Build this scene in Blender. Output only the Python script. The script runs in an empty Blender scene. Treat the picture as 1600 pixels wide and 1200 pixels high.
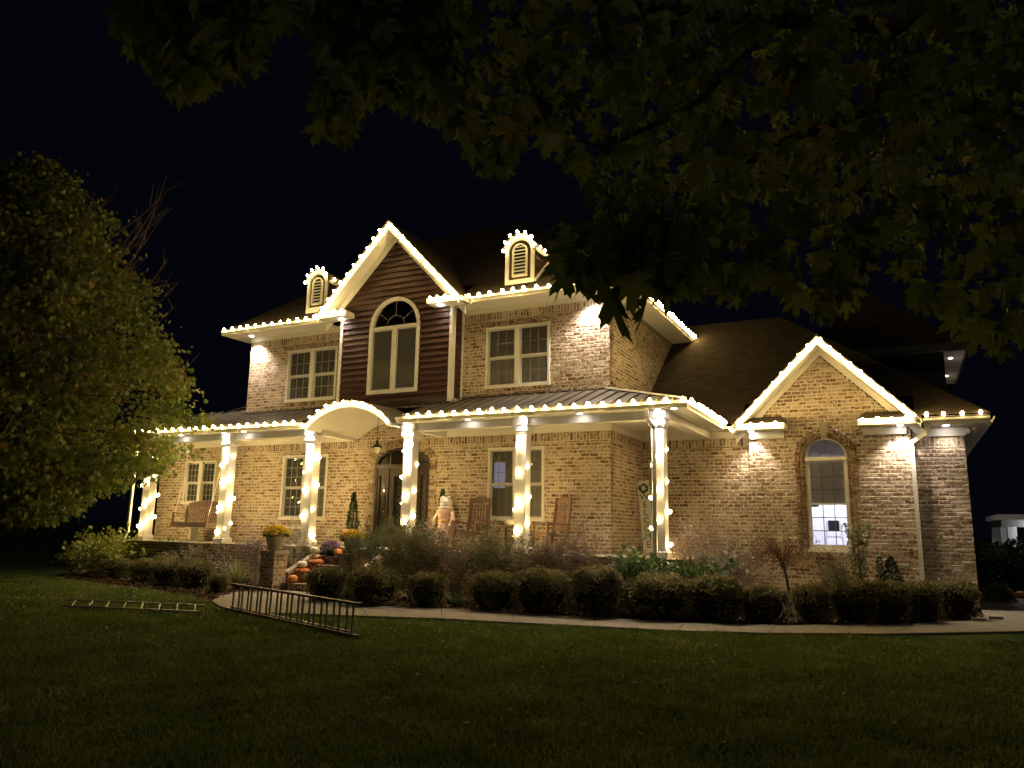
import bpy, math, random
import numpy as np
from mathutils import Vector, Matrix

# ------------------------------------------------------------------ camera, world, exposure
scene = bpy.context.scene
col = scene.collection
EYE = 1.45
F, YAW, PITCH, ROLL = 1194.1, 0.47311, 0.18597, 0.018035
_v = Vector((-math.sin(YAW)*math.cos(PITCH), math.cos(YAW)*math.cos(PITCH), math.sin(PITCH)))
_r0 = Vector((math.cos(YAW), math.sin(YAW), 0)); _u0 = _r0.cross(_v)
_r = _r0*math.cos(ROLL) + _u0*math.sin(ROLL); _u = -_r0*math.sin(ROLL) + _u0*math.cos(ROLL)
cd = bpy.data.cameras.new('camera'); cam = bpy.data.objects.new('camera', cd); col.objects.link(cam)
mw = Matrix(((_r.x, _u.x, -_v.x, 0), (_r.y, _u.y, -_v.y, 0), (_r.z, _u.z, -_v.z, EYE), (0, 0, 0, 1)))
cam.matrix_world = mw
cd.sensor_width = 36; cd.lens = 36*F/1600; cd.clip_end = 3000; cd.clip_start = 0.05
scene.camera = cam
world = bpy.data.worlds.new("World"); scene.world = world; world.use_nodes = True
wn = world.node_tree.nodes; wl = world.node_tree.links
bg = wn['Background']; bg.inputs[0].default_value = (0.36, 0.48, 1.0, 1); bg.inputs[1].default_value = 0.0030
sd = bpy.data.lights.new('lawn_fill', 'SUN'); sd.energy = 0.065; sd.angle = math.radians(6); sd.color = (1, .95, .80)  # added fill light from behind the camera, brightens lawn and planting
so = bpy.data.objects.new('lawn_fill', sd); col.objects.link(so); so.rotation_euler = (math.radians(48), 0, math.radians(38))
vs = scene.view_settings; vs.view_transform = 'Standard'; vs.look = 'None'; vs.gamma = 1; vs.exposure = 0
scene.view_settings.use_curve_mapping = False
scene.cycles.use_denoising = True
scene.cycles.use_light_tree = True
scene.cycles.sample_clamp_indirect = 6
scene.cycles.max_bounces = 6
scene.cycles.transparent_max_bounces = 24

BULB = 128.0        # emission strength of a string-light bulb
SPOT = 60.0        # watts of a recessed soffit lamp
rng = np.random.default_rng(7)
rnd = random.Random(5)

def ray(x, y): return _r*((x-800)/F) - _u*((y-600)/F) + _v
def at(x, y, Y): d = ray(x, y); q = d*(Y/d.y); return Vector((q.x, q.y, q.z+EYE))
def gp(x, y, z=0): d = ray(x, y); q = d*((z-EYE)/d.z); return Vector((q.x, q.y, z))
def atd(x, y, dist): d = ray(x, y); return Vector((0, 0, EYE)) + d*dist

# ------------------------------------------------------------------ materials
def mat(name, color=(.5, .5, .5), rough=.6, metal=0, spec=.4):
    m = bpy.data.materials.new(name); m.use_nodes = True
    b = m.node_tree.nodes['Principled BSDF']
    b.inputs['Base Color'].default_value = (*color, 1); b.inputs['Roughness'].default_value = rough
    b.inputs['Metallic'].default_value = metal; b.inputs['Specular IOR Level'].default_value = spec
    return m
def N(m, t, **kw):
    n = m.node_tree.nodes.new(t)
    for k, v in kw.items():
        if k in n.inputs: n.inputs[k].default_value = v
        else: setattr(n, k, v)
    return n
def L(m, a, b): m.node_tree.links.new(a, b)
def ramp(m, stops, interp='LINEAR'):
    n = m.node_tree.nodes.new('ShaderNodeValToRGB'); cr = n.color_ramp; cr.interpolation = interp
    while len(cr.elements) > 1: cr.elements.remove(cr.elements[-1])
    cr.elements[0].position = stops[0][0]; cr.elements[0].color = (*stops[0][1], 1)
    for p, c in stops[1:]:
        e = cr.elements.new(p); e.color = (*c, 1)
    return n
def island_random(m):
    g = N(m, 'ShaderNodeNewGeometry'); o = N(m, 'ShaderNodeObjectInfo')
    a = N(m, 'ShaderNodeMath', operation='ADD'); L(m, g.outputs['Random Per Island'], a.inputs[0]); L(m, o.outputs['Random'], a.inputs[1])
    f = N(m, 'ShaderNodeMath', operation='FRACT'); L(m, a.outputs[0], f.inputs[0])
    return f.outputs[0], g
def noise(m, scale, detail=4, coord=None, rough=.55):
    n = N(m, 'ShaderNodeTexNoise'); n.inputs['Scale'].default_value = scale; n.inputs['Detail'].default_value = detail; n.inputs['Roughness'].default_value = rough
    if coord is not None: L(m, coord, n.inputs['Vector'])
    return n
def varied(name, stops, rough=.6, nscale=6, bump=.0, spec=.4, contrast=(.3, .7)):
    """colour ramp driven by noise in world space"""
    m = mat(name, stops[0][1], rough, 0, spec); b = m.node_tree.nodes['Principled BSDF']
    g = N(m, 'ShaderNodeNewGeometry'); n = noise(m, nscale, 6, g.outputs['Position'])
    r = ramp(m, [(contrast[0]+(contrast[1]-contrast[0])*p, c) for p, c in stops]); L(m, n.outputs[0], r.inputs[0]); L(m, r.outputs[0], b.inputs['Base Color'])
    if bump:
        bp = N(m, 'ShaderNodeBump'); bp.inputs['Strength'].default_value = bump; bp.inputs['Distance'].default_value = .02
        n2 = noise(m, nscale*8, 4, g.outputs['Position']); L(m, n2.outputs[0], bp.inputs['Height']); L(m, bp.outputs[0], b.inputs['Normal'])
    return m
def brick_mat(name, stops, dark):
    m = mat(name, (.4, .3, .2), .85, 0, .2); b = m.node_tree.nodes['Principled BSDF']
    v, g = island_random(m)
    base = ramp(m, stops, 'CONSTANT'); L(m, v, base.inputs[0])
    n = noise(m, 13, 3, g.outputs['Position'], .6)
    thr = ramp(m, [(.49, (0, 0, 0)), (.545, (1, 1, 1))]); L(m, n.outputs[0], thr.inputs[0])
    sc = N(m, 'ShaderNodeMath', operation='MULTIPLY'); L(m, thr.outputs[0], sc.inputs[0])
    # how strongly a brick is stained, different for each brick
    st = N(m, 'ShaderNodeMath', operation='MULTIPLY'); L(m, v, st.inputs[0]); st.inputs[1].default_value = 7.31
    fr = N(m, 'ShaderNodeMath', operation='FRACT'); L(m, st.outputs[0], fr.inputs[0]); r7 = ramp(m, [(.15, (0, 0, 0)), (.45, (1, 1, 1))]); L(m, fr.outputs[0], r7.inputs[0]); L(m, r7.outputs[0], sc.inputs[1])
    mx = N(m, 'ShaderNodeMix', data_type='RGBA'); L(m, sc.outputs[0], mx.inputs[0]); L(m, base.outputs[0], mx.inputs[6]); mx.inputs[7].default_value = (*dark, 1)
    n3 = noise(m, 70, 3, g.outputs['Position']); mul = N(m, 'ShaderNodeMix', data_type='RGBA', blend_type='MULTIPLY'); mul.inputs[0].default_value = .5
    r3 = ramp(m, [(.3, (.6, .6, .6)), (.65, (1, 1, 1))]); L(m, n3.outputs[0], r3.inputs[0]); L(m, mx.outputs[2], mul.inputs[6]); L(m, r3.outputs[0], mul.inputs[7])
    # pale slurry smears on the face of some bricks, and broad weathering over the wall
    n5 = noise(m, 19, 2, g.outputs['Position'], .5); r5 = ramp(m, [(.54, (0, 0, 0)), (.60, (.75, .75, .75))]); L(m, n5.outputs[0], r5.inputs[0])
    sm = N(m, 'ShaderNodeMix', data_type='RGBA'); L(m, r5.outputs[0], sm.inputs[0]); L(m, mul.outputs[2], sm.inputs[6]); sm.inputs[7].default_value = (.66, .55, .42, 1)
    n6 = noise(m, .7, 5, g.outputs['Position'], .65); r6 = ramp(m, [(.35, (.66, .64, .60)), (.6, (1, 1, 1))]); L(m, n6.outputs[0], r6.inputs[0])
    wz_ = N(m, 'ShaderNodeMix', data_type='RGBA', blend_type='MULTIPLY'); wz_.inputs[0].default_value = 1; L(m, sm.outputs[2], wz_.inputs[6]); L(m, r6.outputs[0], wz_.inputs[7])
    L(m, wz_.outputs[2], b.inputs['Base Color'])
    bp = N(m, 'ShaderNodeBump'); bp.inputs['Strength'].default_value = .8; bp.inputs['Distance'].default_value = .012
    n4 = noise(m, 32, 4, g.outputs['Position']); L(m, n4.outputs[0], bp.inputs['Height']); L(m, bp.outputs[0], b.inputs['Normal'])
    return m
def leaf_mat(name, stops, trans=.45, rough=.5):
    m = bpy.data.materials.new(name); m.use_nodes = True; nt = m.node_tree; nt.nodes.remove(nt.nodes['Principled BSDF'])
    out = nt.nodes['Material Output']
    v, g = island_random(m); r = ramp(m, stops); 
    n = noise(m, 1.3, 2, g.outputs['Position']); a = N(m, 'ShaderNodeMath', operation='MULTIPLY_ADD'); L(m, v, a.inputs[0]); a.inputs[1].default_value = .6
    sh = N(m, 'ShaderNodeMath', operation='MULTIPLY_ADD'); L(m, n.outputs[0], sh.inputs[0]); sh.inputs[1].default_value = 1.2; sh.inputs[2].default_value = -.4
    L(m, sh.outputs[0], a.inputs[2]); L(m, a.outputs[0], r.inputs[0])
    d = N(m, 'ShaderNodeBsdfDiffuse'); t = N(m, 'ShaderNodeBsdfTranslucent'); gl = N(m, 'ShaderNodeBsdfGlossy'); gl.inputs['Roughness'].default_value = rough
    L(m, r.outputs[0], d.inputs[0]); L(m, r.outputs[0], t.inputs[0])
    m1 = N(m, 'ShaderNodeMixShader'); m1.inputs[0].default_value = trans; L(m, d.outputs[0], m1.inputs[1]); L(m, t.outputs[0], m1.inputs[2])
    m2 = N(m, 'ShaderNodeMixShader'); m2.inputs[0].default_value = .04; L(m, m1.outputs[0], m2.inputs[1]); L(m, gl.outputs[0], m2.inputs[2])
    L(m, m2.outputs[0], out.inputs[0])
    return m
def emis(name, color, strength):
    m = bpy.data.materials.new(name); m.use_nodes = True; nt = m.node_tree; nt.nodes.remove(nt.nodes['Principled BSDF'])
    e = N(m, 'ShaderNodeEmission'); e.inputs[0].default_value = (*color, 1); e.inputs[1].default_value = strength
    L(m, e.outputs[0], nt.nodes['Material Output'].inputs[0]); return m
def glass_mat(name, tint=(1, 1, 1), refl=.04):
    m = bpy.data.materials.new(name); m.use_nodes = True; nt = m.node_tree; nt.nodes.remove(nt.nodes['Principled BSDF'])
    t = N(m, 'ShaderNodeBsdfTransparent'); t.inputs[0].default_value = (*tint, 1); g = N(m, 'ShaderNodeBsdfGlossy'); g.inputs['Roughness'].default_value = .02
    f = N(m, 'ShaderNodeFresnel'); f.inputs[0].default_value = 1.5
    mx = N(m, 'ShaderNodeMixShader'); L(m, f.outputs[0], mx.inputs[0]); L(m, t.outputs[0], mx.inputs[1]); L(m, g.outputs[0], mx.inputs[2])
    L(m, mx.outputs[0], nt.nodes['Material Output'].inputs[0]); return m

M_BRICK = brick_mat('tumbled_brick', [(0, (.56, .455, .33)), (.2, (.47, .37, .26)), (.4, (.64, .54, .40)), (.58, (.41, .30, .205)), (.70, (.56, .445, .32)), (.87, (.28, .18, .115)), (.955, (.18, .10, .06))], (.21, .125, .075))
M_ARCHBRICK = brick_mat('arch_brick', [(0, (.30, .18, .10)), (.35, (.24, .13, .07)), (.7, (.36, .24, .15))], (.15, .08, .045))
M_MORTAR = varied('mortar', [(0, (.60, .52, .41)), (1, (.70, .62, .50))], .95, 8, .3)
M_WHITE = varied('white_trim_paint', [(0, (.70, .69, .66)), (1, (.79, .78, .75))], .45, 3)
M_SOFFIT = varied('soffit_vinyl', [(0, (.68, .66, .62)), (1, (.74, .72, .68))], .6, 2)
M_CREAM = varied('cream_paint', [(0, (.72, .70, .62)), (1, (.78, .76, .68))], .5, 3)
M_SIDING = varied('dark_red_siding', [(0, (.052, .026, .019)), (1, (.08, .038, .027))], .55, 4, .15)
M_METALROOF = varied('bronze_metal_roof', [(0, (.115, .095, .075)), (1, (.165, .14, .11))], .38, 3)
M_DARKTRIM = mat('dark_bronze_flashing', (.09, .075, .06), .4)
M_DOOR = varied('dark_wood_door', [(0, (.042, .030, .021)), (1, (.066, .048, .034))], .35, 9)
M_GLASS = glass_mat('window_glass')
M_BLIND = mat('window_blind', (.5, .47, .39), .8)
M_ROOMDARK = varied('sheer_curtain', [(0, (.20, .19, .16)), (1, (.30, .285, .24))], .9, 3)
M_MUNTIN = mat('grey_muntin', (.30, .29, .25), .5)
M_CONC = varied('concrete', [(0, (.25, .22, .175)), (1, (.35, .31, .25))], .9, 5, .25)
M_STEPBRICK = brick_mat('step_brick', [(0, (.26, .16, .10)), (.4, (.32, .21, .14)), (.75, (.20, .11, .07))], (.13, .07, .045))
M_BULB = emis('lit_warm_bulb', (1, .70, .27), BULB)
M_WIRE = mat('light_string_wire', (.5, .48, .42), .6)
M_LAMP = emis('soffit_lamp_lens', (1, .88, .76), 55)
M_WOOD = varied('weathered_brown_wood', [(0, (.13, .07, .04)), (1, (.19, .11, .065))], .65, 14)
M_BLACK = mat('black_metal', (.02, .02, .018), .45, .3)
M_ALU = mat('aluminium', (.42, .41, .38), .38, .85)
M_ALUDARK = mat('dark_fibreglass', (.11, .07, .035), .5)
M_BARK = varied('bark', [(0, (.06, .045, .032)), (1, (.11, .085, .06))], .9, 20, .5)
M_TWIGL = mat('pale_twig', (.30, .23, .17), .8)
M_TWIG = mat('twig', (.16, .11, .07), .8)

def shingles():
    m = mat('asphalt_shingles', (.1, .07, .04), .9, 0, .2); b = m.node_tree.nodes['Principled BSDF']
    g = N(m, 'ShaderNodeNewGeometry'); sep = N(m, 'ShaderNodeSeparateXYZ'); L(m, g.outputs['Position'], sep.inputs[0])
    nn = noise(m, 2.2, 3, g.outputs['Position'])
    s = N(m, 'ShaderNodeMath', operation='MULTIPLY'); s.inputs[1].default_value = 10.5; L(m, sep.outputs['Z'], s.inputs[0])
    sx = N(m, 'ShaderNodeMath', operation='FRACT'); L(m, s.outputs[0], sx.inputs[0])
    fl = N(m, 'ShaderNodeMath', operation='FLOOR'); L(m, s.outputs[0], fl.inputs[0])
    cmb = N(m, 'ShaderNodeCombineXYZ'); xs = N(m, 'ShaderNodeMath', operation='MULTIPLY'); xs.inputs[1].default_value = 4.0; L(m, sep.outputs['X'], xs.inputs[0])
    fx = N(m, 'ShaderNodeMath', operation='FLOOR'); off = N(m, 'ShaderNodeMath', operation='MULTIPLY_ADD'); off.inputs[1].default_value = .37; L(m, fl.outputs[0], off.inputs[0]); L(m, xs.outputs[0], off.inputs[2]); L(m, off.outputs[0], fx.inputs[0])
    L(m, fx.outputs[0], cmb.inputs[0]); L(m, fl.outputs[0], cmb.inputs[1]); wnz = N(m, 'ShaderNodeTexWhiteNoise'); L(m, cmb.outputs[0], wnz.inputs['Vector'])
    r = ramp(m, [(0, (.034, .026, .016)), (1, (.052, .039, .025))]); L(m, wnz.outputs['Value'], r.inputs[0])
    e = ramp(m, [(0, (.25, .25, .25)), (.22, (1, 1, 1))]); L(m, sx.outputs[0], e.inputs[0])
    mu = N(m, 'ShaderNodeMix', data_type='RGBA', blend_type='MULTIPLY'); mu.inputs[0].default_value = 1; L(m, r.outputs[0], mu.inputs[6]); L(m, e.outputs[0], mu.inputs[7])
    L(m, mu.outputs[2], b.inputs['Base Color'])
    bp = N(m, 'ShaderNodeBump'); bp.inputs['Strength'].default_value = .7; bp.inputs['Distance'].default_value = .03; L(m, sx.outputs[0], bp.inputs['Height']); L(m, bp.outputs[0], b.inputs['Normal'])
    return m
M_SHINGLE = shingles()

# ------------------------------------------------------------------ helpers
def tag(o, label=None, cat=None, group=None, kind=None):
    if label: o['label'] = label
    if cat: o['category'] = cat
    if group: o['group'] = group
    if kind: o['kind'] = kind
    return o
def thing(name, label, cat, loc=(0, 0, 0), group=None, rz=0):
    o = bpy.data.objects.new(name, None); o.empty_display_size = .1; col.objects.link(o); o.location = loc; o.rotation_euler.z = rz
    return tag(o, label, cat, group)
WLOC = {}
def wpos(o):
    p = Vector((0, 0, 0))
    while o is not None: p = p + Vector(o.location); o = o.parent
    return p
def npmesh(name, V, Fc):
    """V (n,3), Fc (m,k) uniform polygons"""
    me = bpy.data.meshes.new(name); V = np.asarray(V, dtype=np.float32); Fc = np.asarray(Fc, dtype=np.int32)
    me.vertices.add(len(V)); me.vertices.foreach_set('co', V.ravel())
    m_, k = Fc.shape; me.loops.add(m_*k); me.loops.foreach_set('vertex_index', Fc.ravel())
    me.polygons.add(m_); me.polygons.foreach_set('loop_start', np.arange(0, m_*k, k, dtype=np.int32)); me.polygons.foreach_set('loop_total', np.full(m_, k, dtype=np.int32))
    me.update(calc_edges=True); me.validate(); return me
def link(name, me, material, parent=None, smooth=False, loc=(0, 0, 0)):
    o = bpy.data.objects.new(name, me); col.objects.link(o); o.parent = parent; o.location = loc
    if material and not me.materials: me.materials.append(material)
    if smooth: me.polygons.foreach_set('use_smooth', [True]*len(me.polygons))
    return o
class MB:
    def __init__(s): s.v = []; s.f = []
    def add(s, vs, fs):
        n = len(s.v); s.v += [tuple(p) for p in vs]; s.f += [tuple(i+n for i in f) for f in fs]; return s
    def box(s, x0, x1, y0, y1, z0, z1):
        return s.add([(x0, y0, z0), (x1, y0, z0), (x1, y1, z0), (x0, y1, z0), (x0, y0, z1), (x1, y0, z1), (x1, y1, z1), (x0, y1, z1)],
                     [(0, 3, 2, 1), (4, 5, 6, 7), (0, 1, 5, 4), (1, 2, 6, 5), (2, 3, 7, 6), (3, 0, 4, 7)])
    def obox(s, c, ax, ay, az):
        c, ax, ay, az = map(Vector, (c, ax, ay, az)); p = [c+ax*i+ay*j+az*k for k in (-.5, .5) for i, j in ((-.5, -.5), (.5, -.5), (.5, .5), (-.5, .5))]
        return s.add(p, [(0, 3, 2, 1), (4, 5, 6, 7), (0, 1, 5, 4), (1, 2, 6, 5), (2, 3, 7, 6), (3, 0, 4, 7)])
    def beam(s, a, b, w, h, up=(0, 0, 1)):
        a, b = Vector(a), Vector(b); d = b-a; up = Vector(up); sd_ = d.cross(up).normalized(); u = sd_.cross(d).normalized()
        return s.obox((a+b)/2, d, sd_*w, u*h)
    def tube(s, pts, rad, n=6, cap=True):
        pts = [Vector(p) for p in pts]; rad = rad if isinstance(rad, (list, tuple)) else [rad]*len(pts); n0 = len(s.v); prev = None
        for i, p in enumerate(pts):
            d = (pts[min(i+1, len(pts)-1)]-pts[max(i-1, 0)]).normalized()
            if prev is None: a = d.orthogonal().normalized()
            else: a = (prev - d*prev.dot(d)); a = a.normalized() if a.length > 1e-6 else d.orthogonal().normalized()
            prev = a; b = d.cross(a)
            for k in range(n):
                t = 2*math.pi*k/n; s.v.append(tuple(p + (a*math.cos(t)+b*math.sin(t))*rad[i]))
        for i in range(len(pts)-1):
            for k in range(n):
                q = n0+i*n; s.f.append((q+k, q+(k+1) % n, q+n+(k+1) % n, q+n+k))
        if cap:
            s.f.append(tuple(n0+k for k in reversed(range(n)))); q = n0+(len(pts)-1)*n; s.f.append(tuple(q+k for k in range(n)))
        return s
    def lathe(s, prof, c=(0, 0, 0), n=20, squash=None):
        """prof list (r,z)"""
        n0 = len(s.v)
        for r_, z in prof:
            for k in range(n):
                t = 2*math.pi*k/n; rr = r_*(squash(t) if squash else 1); s.v.append((c[0]+rr*math.cos(t), c[1]+rr*math.sin(t), c[2]+z))
        for i in range(len(prof)-1):
            for k in range(n):
                q = n0+i*n; s.f.append((q+k, q+(k+1) % n, q+n+(k+1) % n, q+n+k))
        return s
    def prism(s, poly, d):
        """poly: 3D points of a planar outline; d: extrusion vector"""
        n = len(poly); d = Vector(d); P = [Vector(p) for p in poly]
        return s.add(P+[p+d for p in P], [tuple(range(n)), tuple(range(2*n-1, n-1, -1))]+[(i, i+n, (i+1) % n+n, (i+1) % n) for i in range(n)])
    def ball(s, c, r, n=8, m=6, sc=(1, 1, 1)):
        n0 = len(s.v)
        for i in range(m+1):
            t = math.pi*i/m
            for k in range(n):
                p = 2*math.pi*k/n; s.v.append((c[0]+r*sc[0]*math.sin(t)*math.cos(p), c[1]+r*sc[1]*math.sin(t)*math.sin(p), c[2]+r*sc[2]*math.cos(t)))
        for i in range(m):
            for k in range(n):
                q = n0+i*n; s.f.append((q+k, q+n+k, q+n+(k+1) % n, q+(k+1) % n))
        return s
    def mesh(s, name, off=(0, 0, 0)):
        me = bpy.data.meshes.new(name); me.from_pydata([(a-off[0], b-off[1], c-off[2]) for a, b, c in s.v], [], s.f); me.update(); return me
    def build(s, name, material, parent=None, smooth=False, kind=None, label=None):
        """vertices are world coordinates; the parent chain has no rotation"""
        off = wpos(parent) if parent is not None else (0, 0, 0)
        me = s.mesh(name, off)
        bmfix(me)
        o = link(name, me, material, parent, smooth)
        if kind: o['kind'] = kind
        if label: o['label'] = label
        return o
import bmesh
def bmfix(me):
    b = bmesh.new(); b.from_mesh(me); bmesh.ops.recalc_face_normals(b, faces=b.faces); b.to_mesh(me); b.free()
def bevel(o, w, seg=1):
    m = o.modifiers.new('bevel', 'BEVEL'); m.width = w; m.segments = seg; m.limit_method = 'ANGLE'; return o
def copy_tree(o, parent=None):
    c = o.copy(); col.objects.link(c); c.parent = parent
    for ch in o.children: copy_tree(ch, c)
    return c

# ------------------------------------------------------------------ ground
def lawn_mat():
    m = mat('lawn_soil', (.03, .05, .012), .95, 0, .1); b = m.node_tree.nodes['Principled BSDF']
    g = N(m, 'ShaderNodeNewGeometry'); n = noise(m, 1.1, 5, g.outputs['Position']); n2 = noise(m, 26, 5, g.outputs['Position'], .7)
    r = ramp(m, [(.33, (.035, .06, .014)), (.5, (.07, .12, .025)), (.66, (.12, .135, .045)), (.78, (.16, .14, .07))]); L(m, n.outputs[0], r.inputs[0])
    r2 = ramp(m, [(.3, (.35, .35, .35)), (.7, (1.15, 1.15, 1.15))]); L(m, n2.outputs[0], r2.inputs[0])
    mu = N(m, 'ShaderNodeMix', data_type='RGBA', blend_type='MULTIPLY'); mu.inputs[0].default_value = 1; L(m, r.outputs[0], mu.inputs[6]); L(m, r2.outputs[0], mu.inputs[7]); L(m, mu.outputs[2], b.inputs['Base Color'])
    return m
M_LAWN = lawn_mat()
g = MB()
S = 600
g.add([(-S, -S, 0), (S, -S, 0), (S, S, 0), (-S, S, 0)], [(0, 1, 2, 3)])
tag(g.build('lawn_ground', M_LAWN), kind='structure')

# walkway slabs: near edge and far edge measured along the bed, with control joints
near = [gp(*p) for p in ((380, 962), (470, 962), (575, 966), (690, 970), (800, 976), (925, 982), (1060, 989), (1200, 993), (1380, 994), (1600, 990))]
far = [gp(*p) for p in ((362, 930), (470, 935), (560, 948), (690, 954), (805, 959), (935, 968), (1070, 976), (1215, 980), (1395, 979), (1620, 968))]
walk = tag(bpy.data.objects.new('walkway', None), kind='structure'); col.objects.link(walk)
for i in range(1, len(near)-1):
    if near[i].x > 1.6: break
    a, b_, c, d_ = near[i], near[i+1], far[i+1], far[i]
    e = (b_-a).normalized()*.006
    m = MB(); m.prism([(a+e)+Vector((0, 0, .004)), (b_-e)+Vector((0, 0, .004)), (c-e)+Vector((0, 0, .004)), (d_+e)+Vector((0, 0, .004))], (0, 0, .034))
    m.build('slab', M_CONC, walk)
# landing in front of the steps: one rounded slab
pts = []
tip = gp(331, 941)
land = [gp(470, 962.6), gp(420, 961), gp(380, 958), gp(345, 951), gp(331, 942), gp(345, 933), gp(375, 926), Vector((-12.1, 12.62, 0)), Vector((-12.1, 12.98, 0)), Vector((-10.42, 12.98, 0)), gp(500, 937), gp(470, 936)]
land = [Vector((p.x, p.y, .002)) for p in land]
land[0] = near[1]+Vector((0, 0, .002)); land[-1] = far[1]+Vector((0, 0, .002)); land[-2] = Vector((-10.42, 12.3, .002))
MB().prism(land, (0, 0, .034)).build('slab', M_CONC, walk)
# driveway at the right end of the house
m = MB(); m.prism([(near[-1].x-.15, near[-1].y+.25, .001), (9, 14.2, .001), (14, 40, .001), (2.6, 40, .001), (1.45, 26, .001), (1.19, 18.0, .001), (1.12, 16.4, .001), (far[-1].x-1.1, far[-1].y-.25, .001)], (0, 0, .03))
drive = m.build('driveway', M_CONC); tag(drive, kind='structure')
# mulch beds
def mulch():
    m = mat('bark_mulch', (.05, .03, .018), .95, 0, .1); b = m.node_tree.nodes['Principled BSDF']
    v, g = island_random(m); r = ramp(m, [(0, (.03, .018, .01)), (.7, (.075, .045, .028)), (1, (.14, .10, .06))]); L(m, v, r.inputs[0]); L(m, r.outputs[0], b.inputs['Base Color']); return m
M_MULCH = mulch()
bedR = [Vector((p.x, p.y+.02, 0)) for p in far[2:-1]] + [Vector((1.15, 16.6, 0)), Vector((1.15, 18, 0)), Vector((-5.6, 17.8, 0)), Vector((-3.7, 14.2, 0)), Vector((-10.2, 14.15, 0)), Vector((-10.06, 12.5, 0))]
bedL = [gp(*p) for p in ((335, 940), (300, 932), (240, 924), (170, 914), (110, 906), (85, 900))] + [Vector((-22, 17, 0)), Vector((-19.4, 17, 0)), Vector((-19.3, 14.2, 0)), Vector((-12.3, 14.2, 0)), Vector((-12.5, 12.75, 0)), gp(375, 927)]
for B in (bedR, bedL):
    P = [Vector((p.x, p.y, .006)) for p in B]
    tag(MB().add(P, [tuple(range(len(P)))]).build('mulch_bed', M_MULCH), kind='structure')
def inside(px, py, poly):
    c = np.zeros(len(px), bool); n = len(poly)
    for i in range(n):
        a, b_ = poly[i], poly[(i+1) % n]
        cond = ((a.y > py) != (b_.y > py)); xi = (b_.x-a.x)*(py-a.y)/((b_.y-a.y)+1e-12)+a.x
        c ^= cond & (px < xi)
    return c
def chips(name, poly, n, size, material, label=None):
    xs = [p.x for p in poly]; ys = [p.y for p in poly]
    x = rng.uniform(min(xs), max(xs), n*3); y = rng.uniform(min(ys), max(ys), n*3); k = inside(x, y, poly); x = x[k][:n]; y = y[k][:n]; n = len(x)
    a = rng.uniform(0, 6.28, n); s = rng.uniform(.5, 1.3, n)*size; tl = rng.normal(0, .35, (n, 2)); z = rng.uniform(.012, .045, n)
    q = np.array([(-1, -.35), (1, -.35), (1, .35), (-1, .35)]); V = np.zeros((n, 4, 3))
    for j in range(4):
        X = q[j, 0]*s; Y = q[j, 1]*s; V[:, j, 0] = x+X*np.cos(a)-Y*np.sin(a); V[:, j, 1] = y+X*np.sin(a)+Y*np.cos(a); V[:, j, 2] = z+X*tl[:, 0]+Y*tl[:, 1]
    V[:, :, 2] = np.maximum(V[:, :, 2], .009)
    return link(name, npmesh(name, V.reshape(-1, 3), np.arange(n*4).reshape(-1, 4)), material)
for B in (bedR, bedL): tag(chips('mulch_chips', B, 9000, .035, M_MULCH), kind='stuff')

# grass blades
def grass():
    m = leaf_mat('grass_blade', [(0, (.085, .13, .022)), (.4, (.14, .20, .038)), (.75, (.21, .26, .06)), (1, (.34, .34, .14))], .35)
    return m
M_GRASS = grass()
n = 440000
dd = 3.0 + 17*rng.random(n)**1.25; xa = rng.uniform(-.9, 1.05, n)
fx_, fy_ = -math.sin(YAW), math.cos(YAW); rx_, ry_ = math.cos(YAW), math.sin(YAW)
gx = dd*fx_ + dd*xa*rx_; gy = dd*fy_ + dd*xa*ry_
lawnpoly = [Vector((-40, -3, 0)), Vector((6, -3, 0)), Vector((6, near[-1].y-.6, 0))] + [p for p in reversed(near[1:-1])] + [gp(420, 962), gp(380, 959), gp(345, 952), gp(331, 943)] + [gp(*p) for p in ((335, 940), (300, 932), (240, 924), (170, 914), (110, 906), (85, 900))] + [Vector((-26, 17, 0)), Vector((-40, 22, 0))]
k = inside(gx, gy, lawnpoly); gx, gy, dd = gx[k], gy[k], dd[k]; n = len(gx)
patch = np.clip(.5+.28*np.sin(gx*1.7+1.3*np.sin(gy*1.1))*np.sin(gy*1.9+gx*.6)+.22*np.sin(gx*5.3+gy*2.1)*np.sin(gy*6.1-gx*1.7)+.15*np.sin(gx*13+3*np.sin(gy*4))*np.sin(gy*11), 0, 1)
h = rng.uniform(.03, .07, n)*(.45+.9*patch**1.5); w = rng.uniform(.0035, .006, n)*(1+dd/9); a = rng.uniform(0, 6.28, n); ln = rng.normal(0, .5, (n, 2))
V = np.zeros((n, 3, 3)); V[:, 0] = np.c_[gx-w*np.cos(a), gy-w*np.sin(a), np.zeros(n)]; V[:, 1] = np.c_[gx+w*np.cos(a), gy+w*np.sin(a), np.zeros(n)]
V[:, 2] = np.c_[gx+h*ln[:, 0], gy+h*ln[:, 1], h]
tag(link('grass', npmesh('grass', V.reshape(-1, 3), np.arange(n*3).reshape(-1, 3)), M_GRASS), 'short green lawn grass in front of the house', 'grass', kind='stuff')

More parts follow.
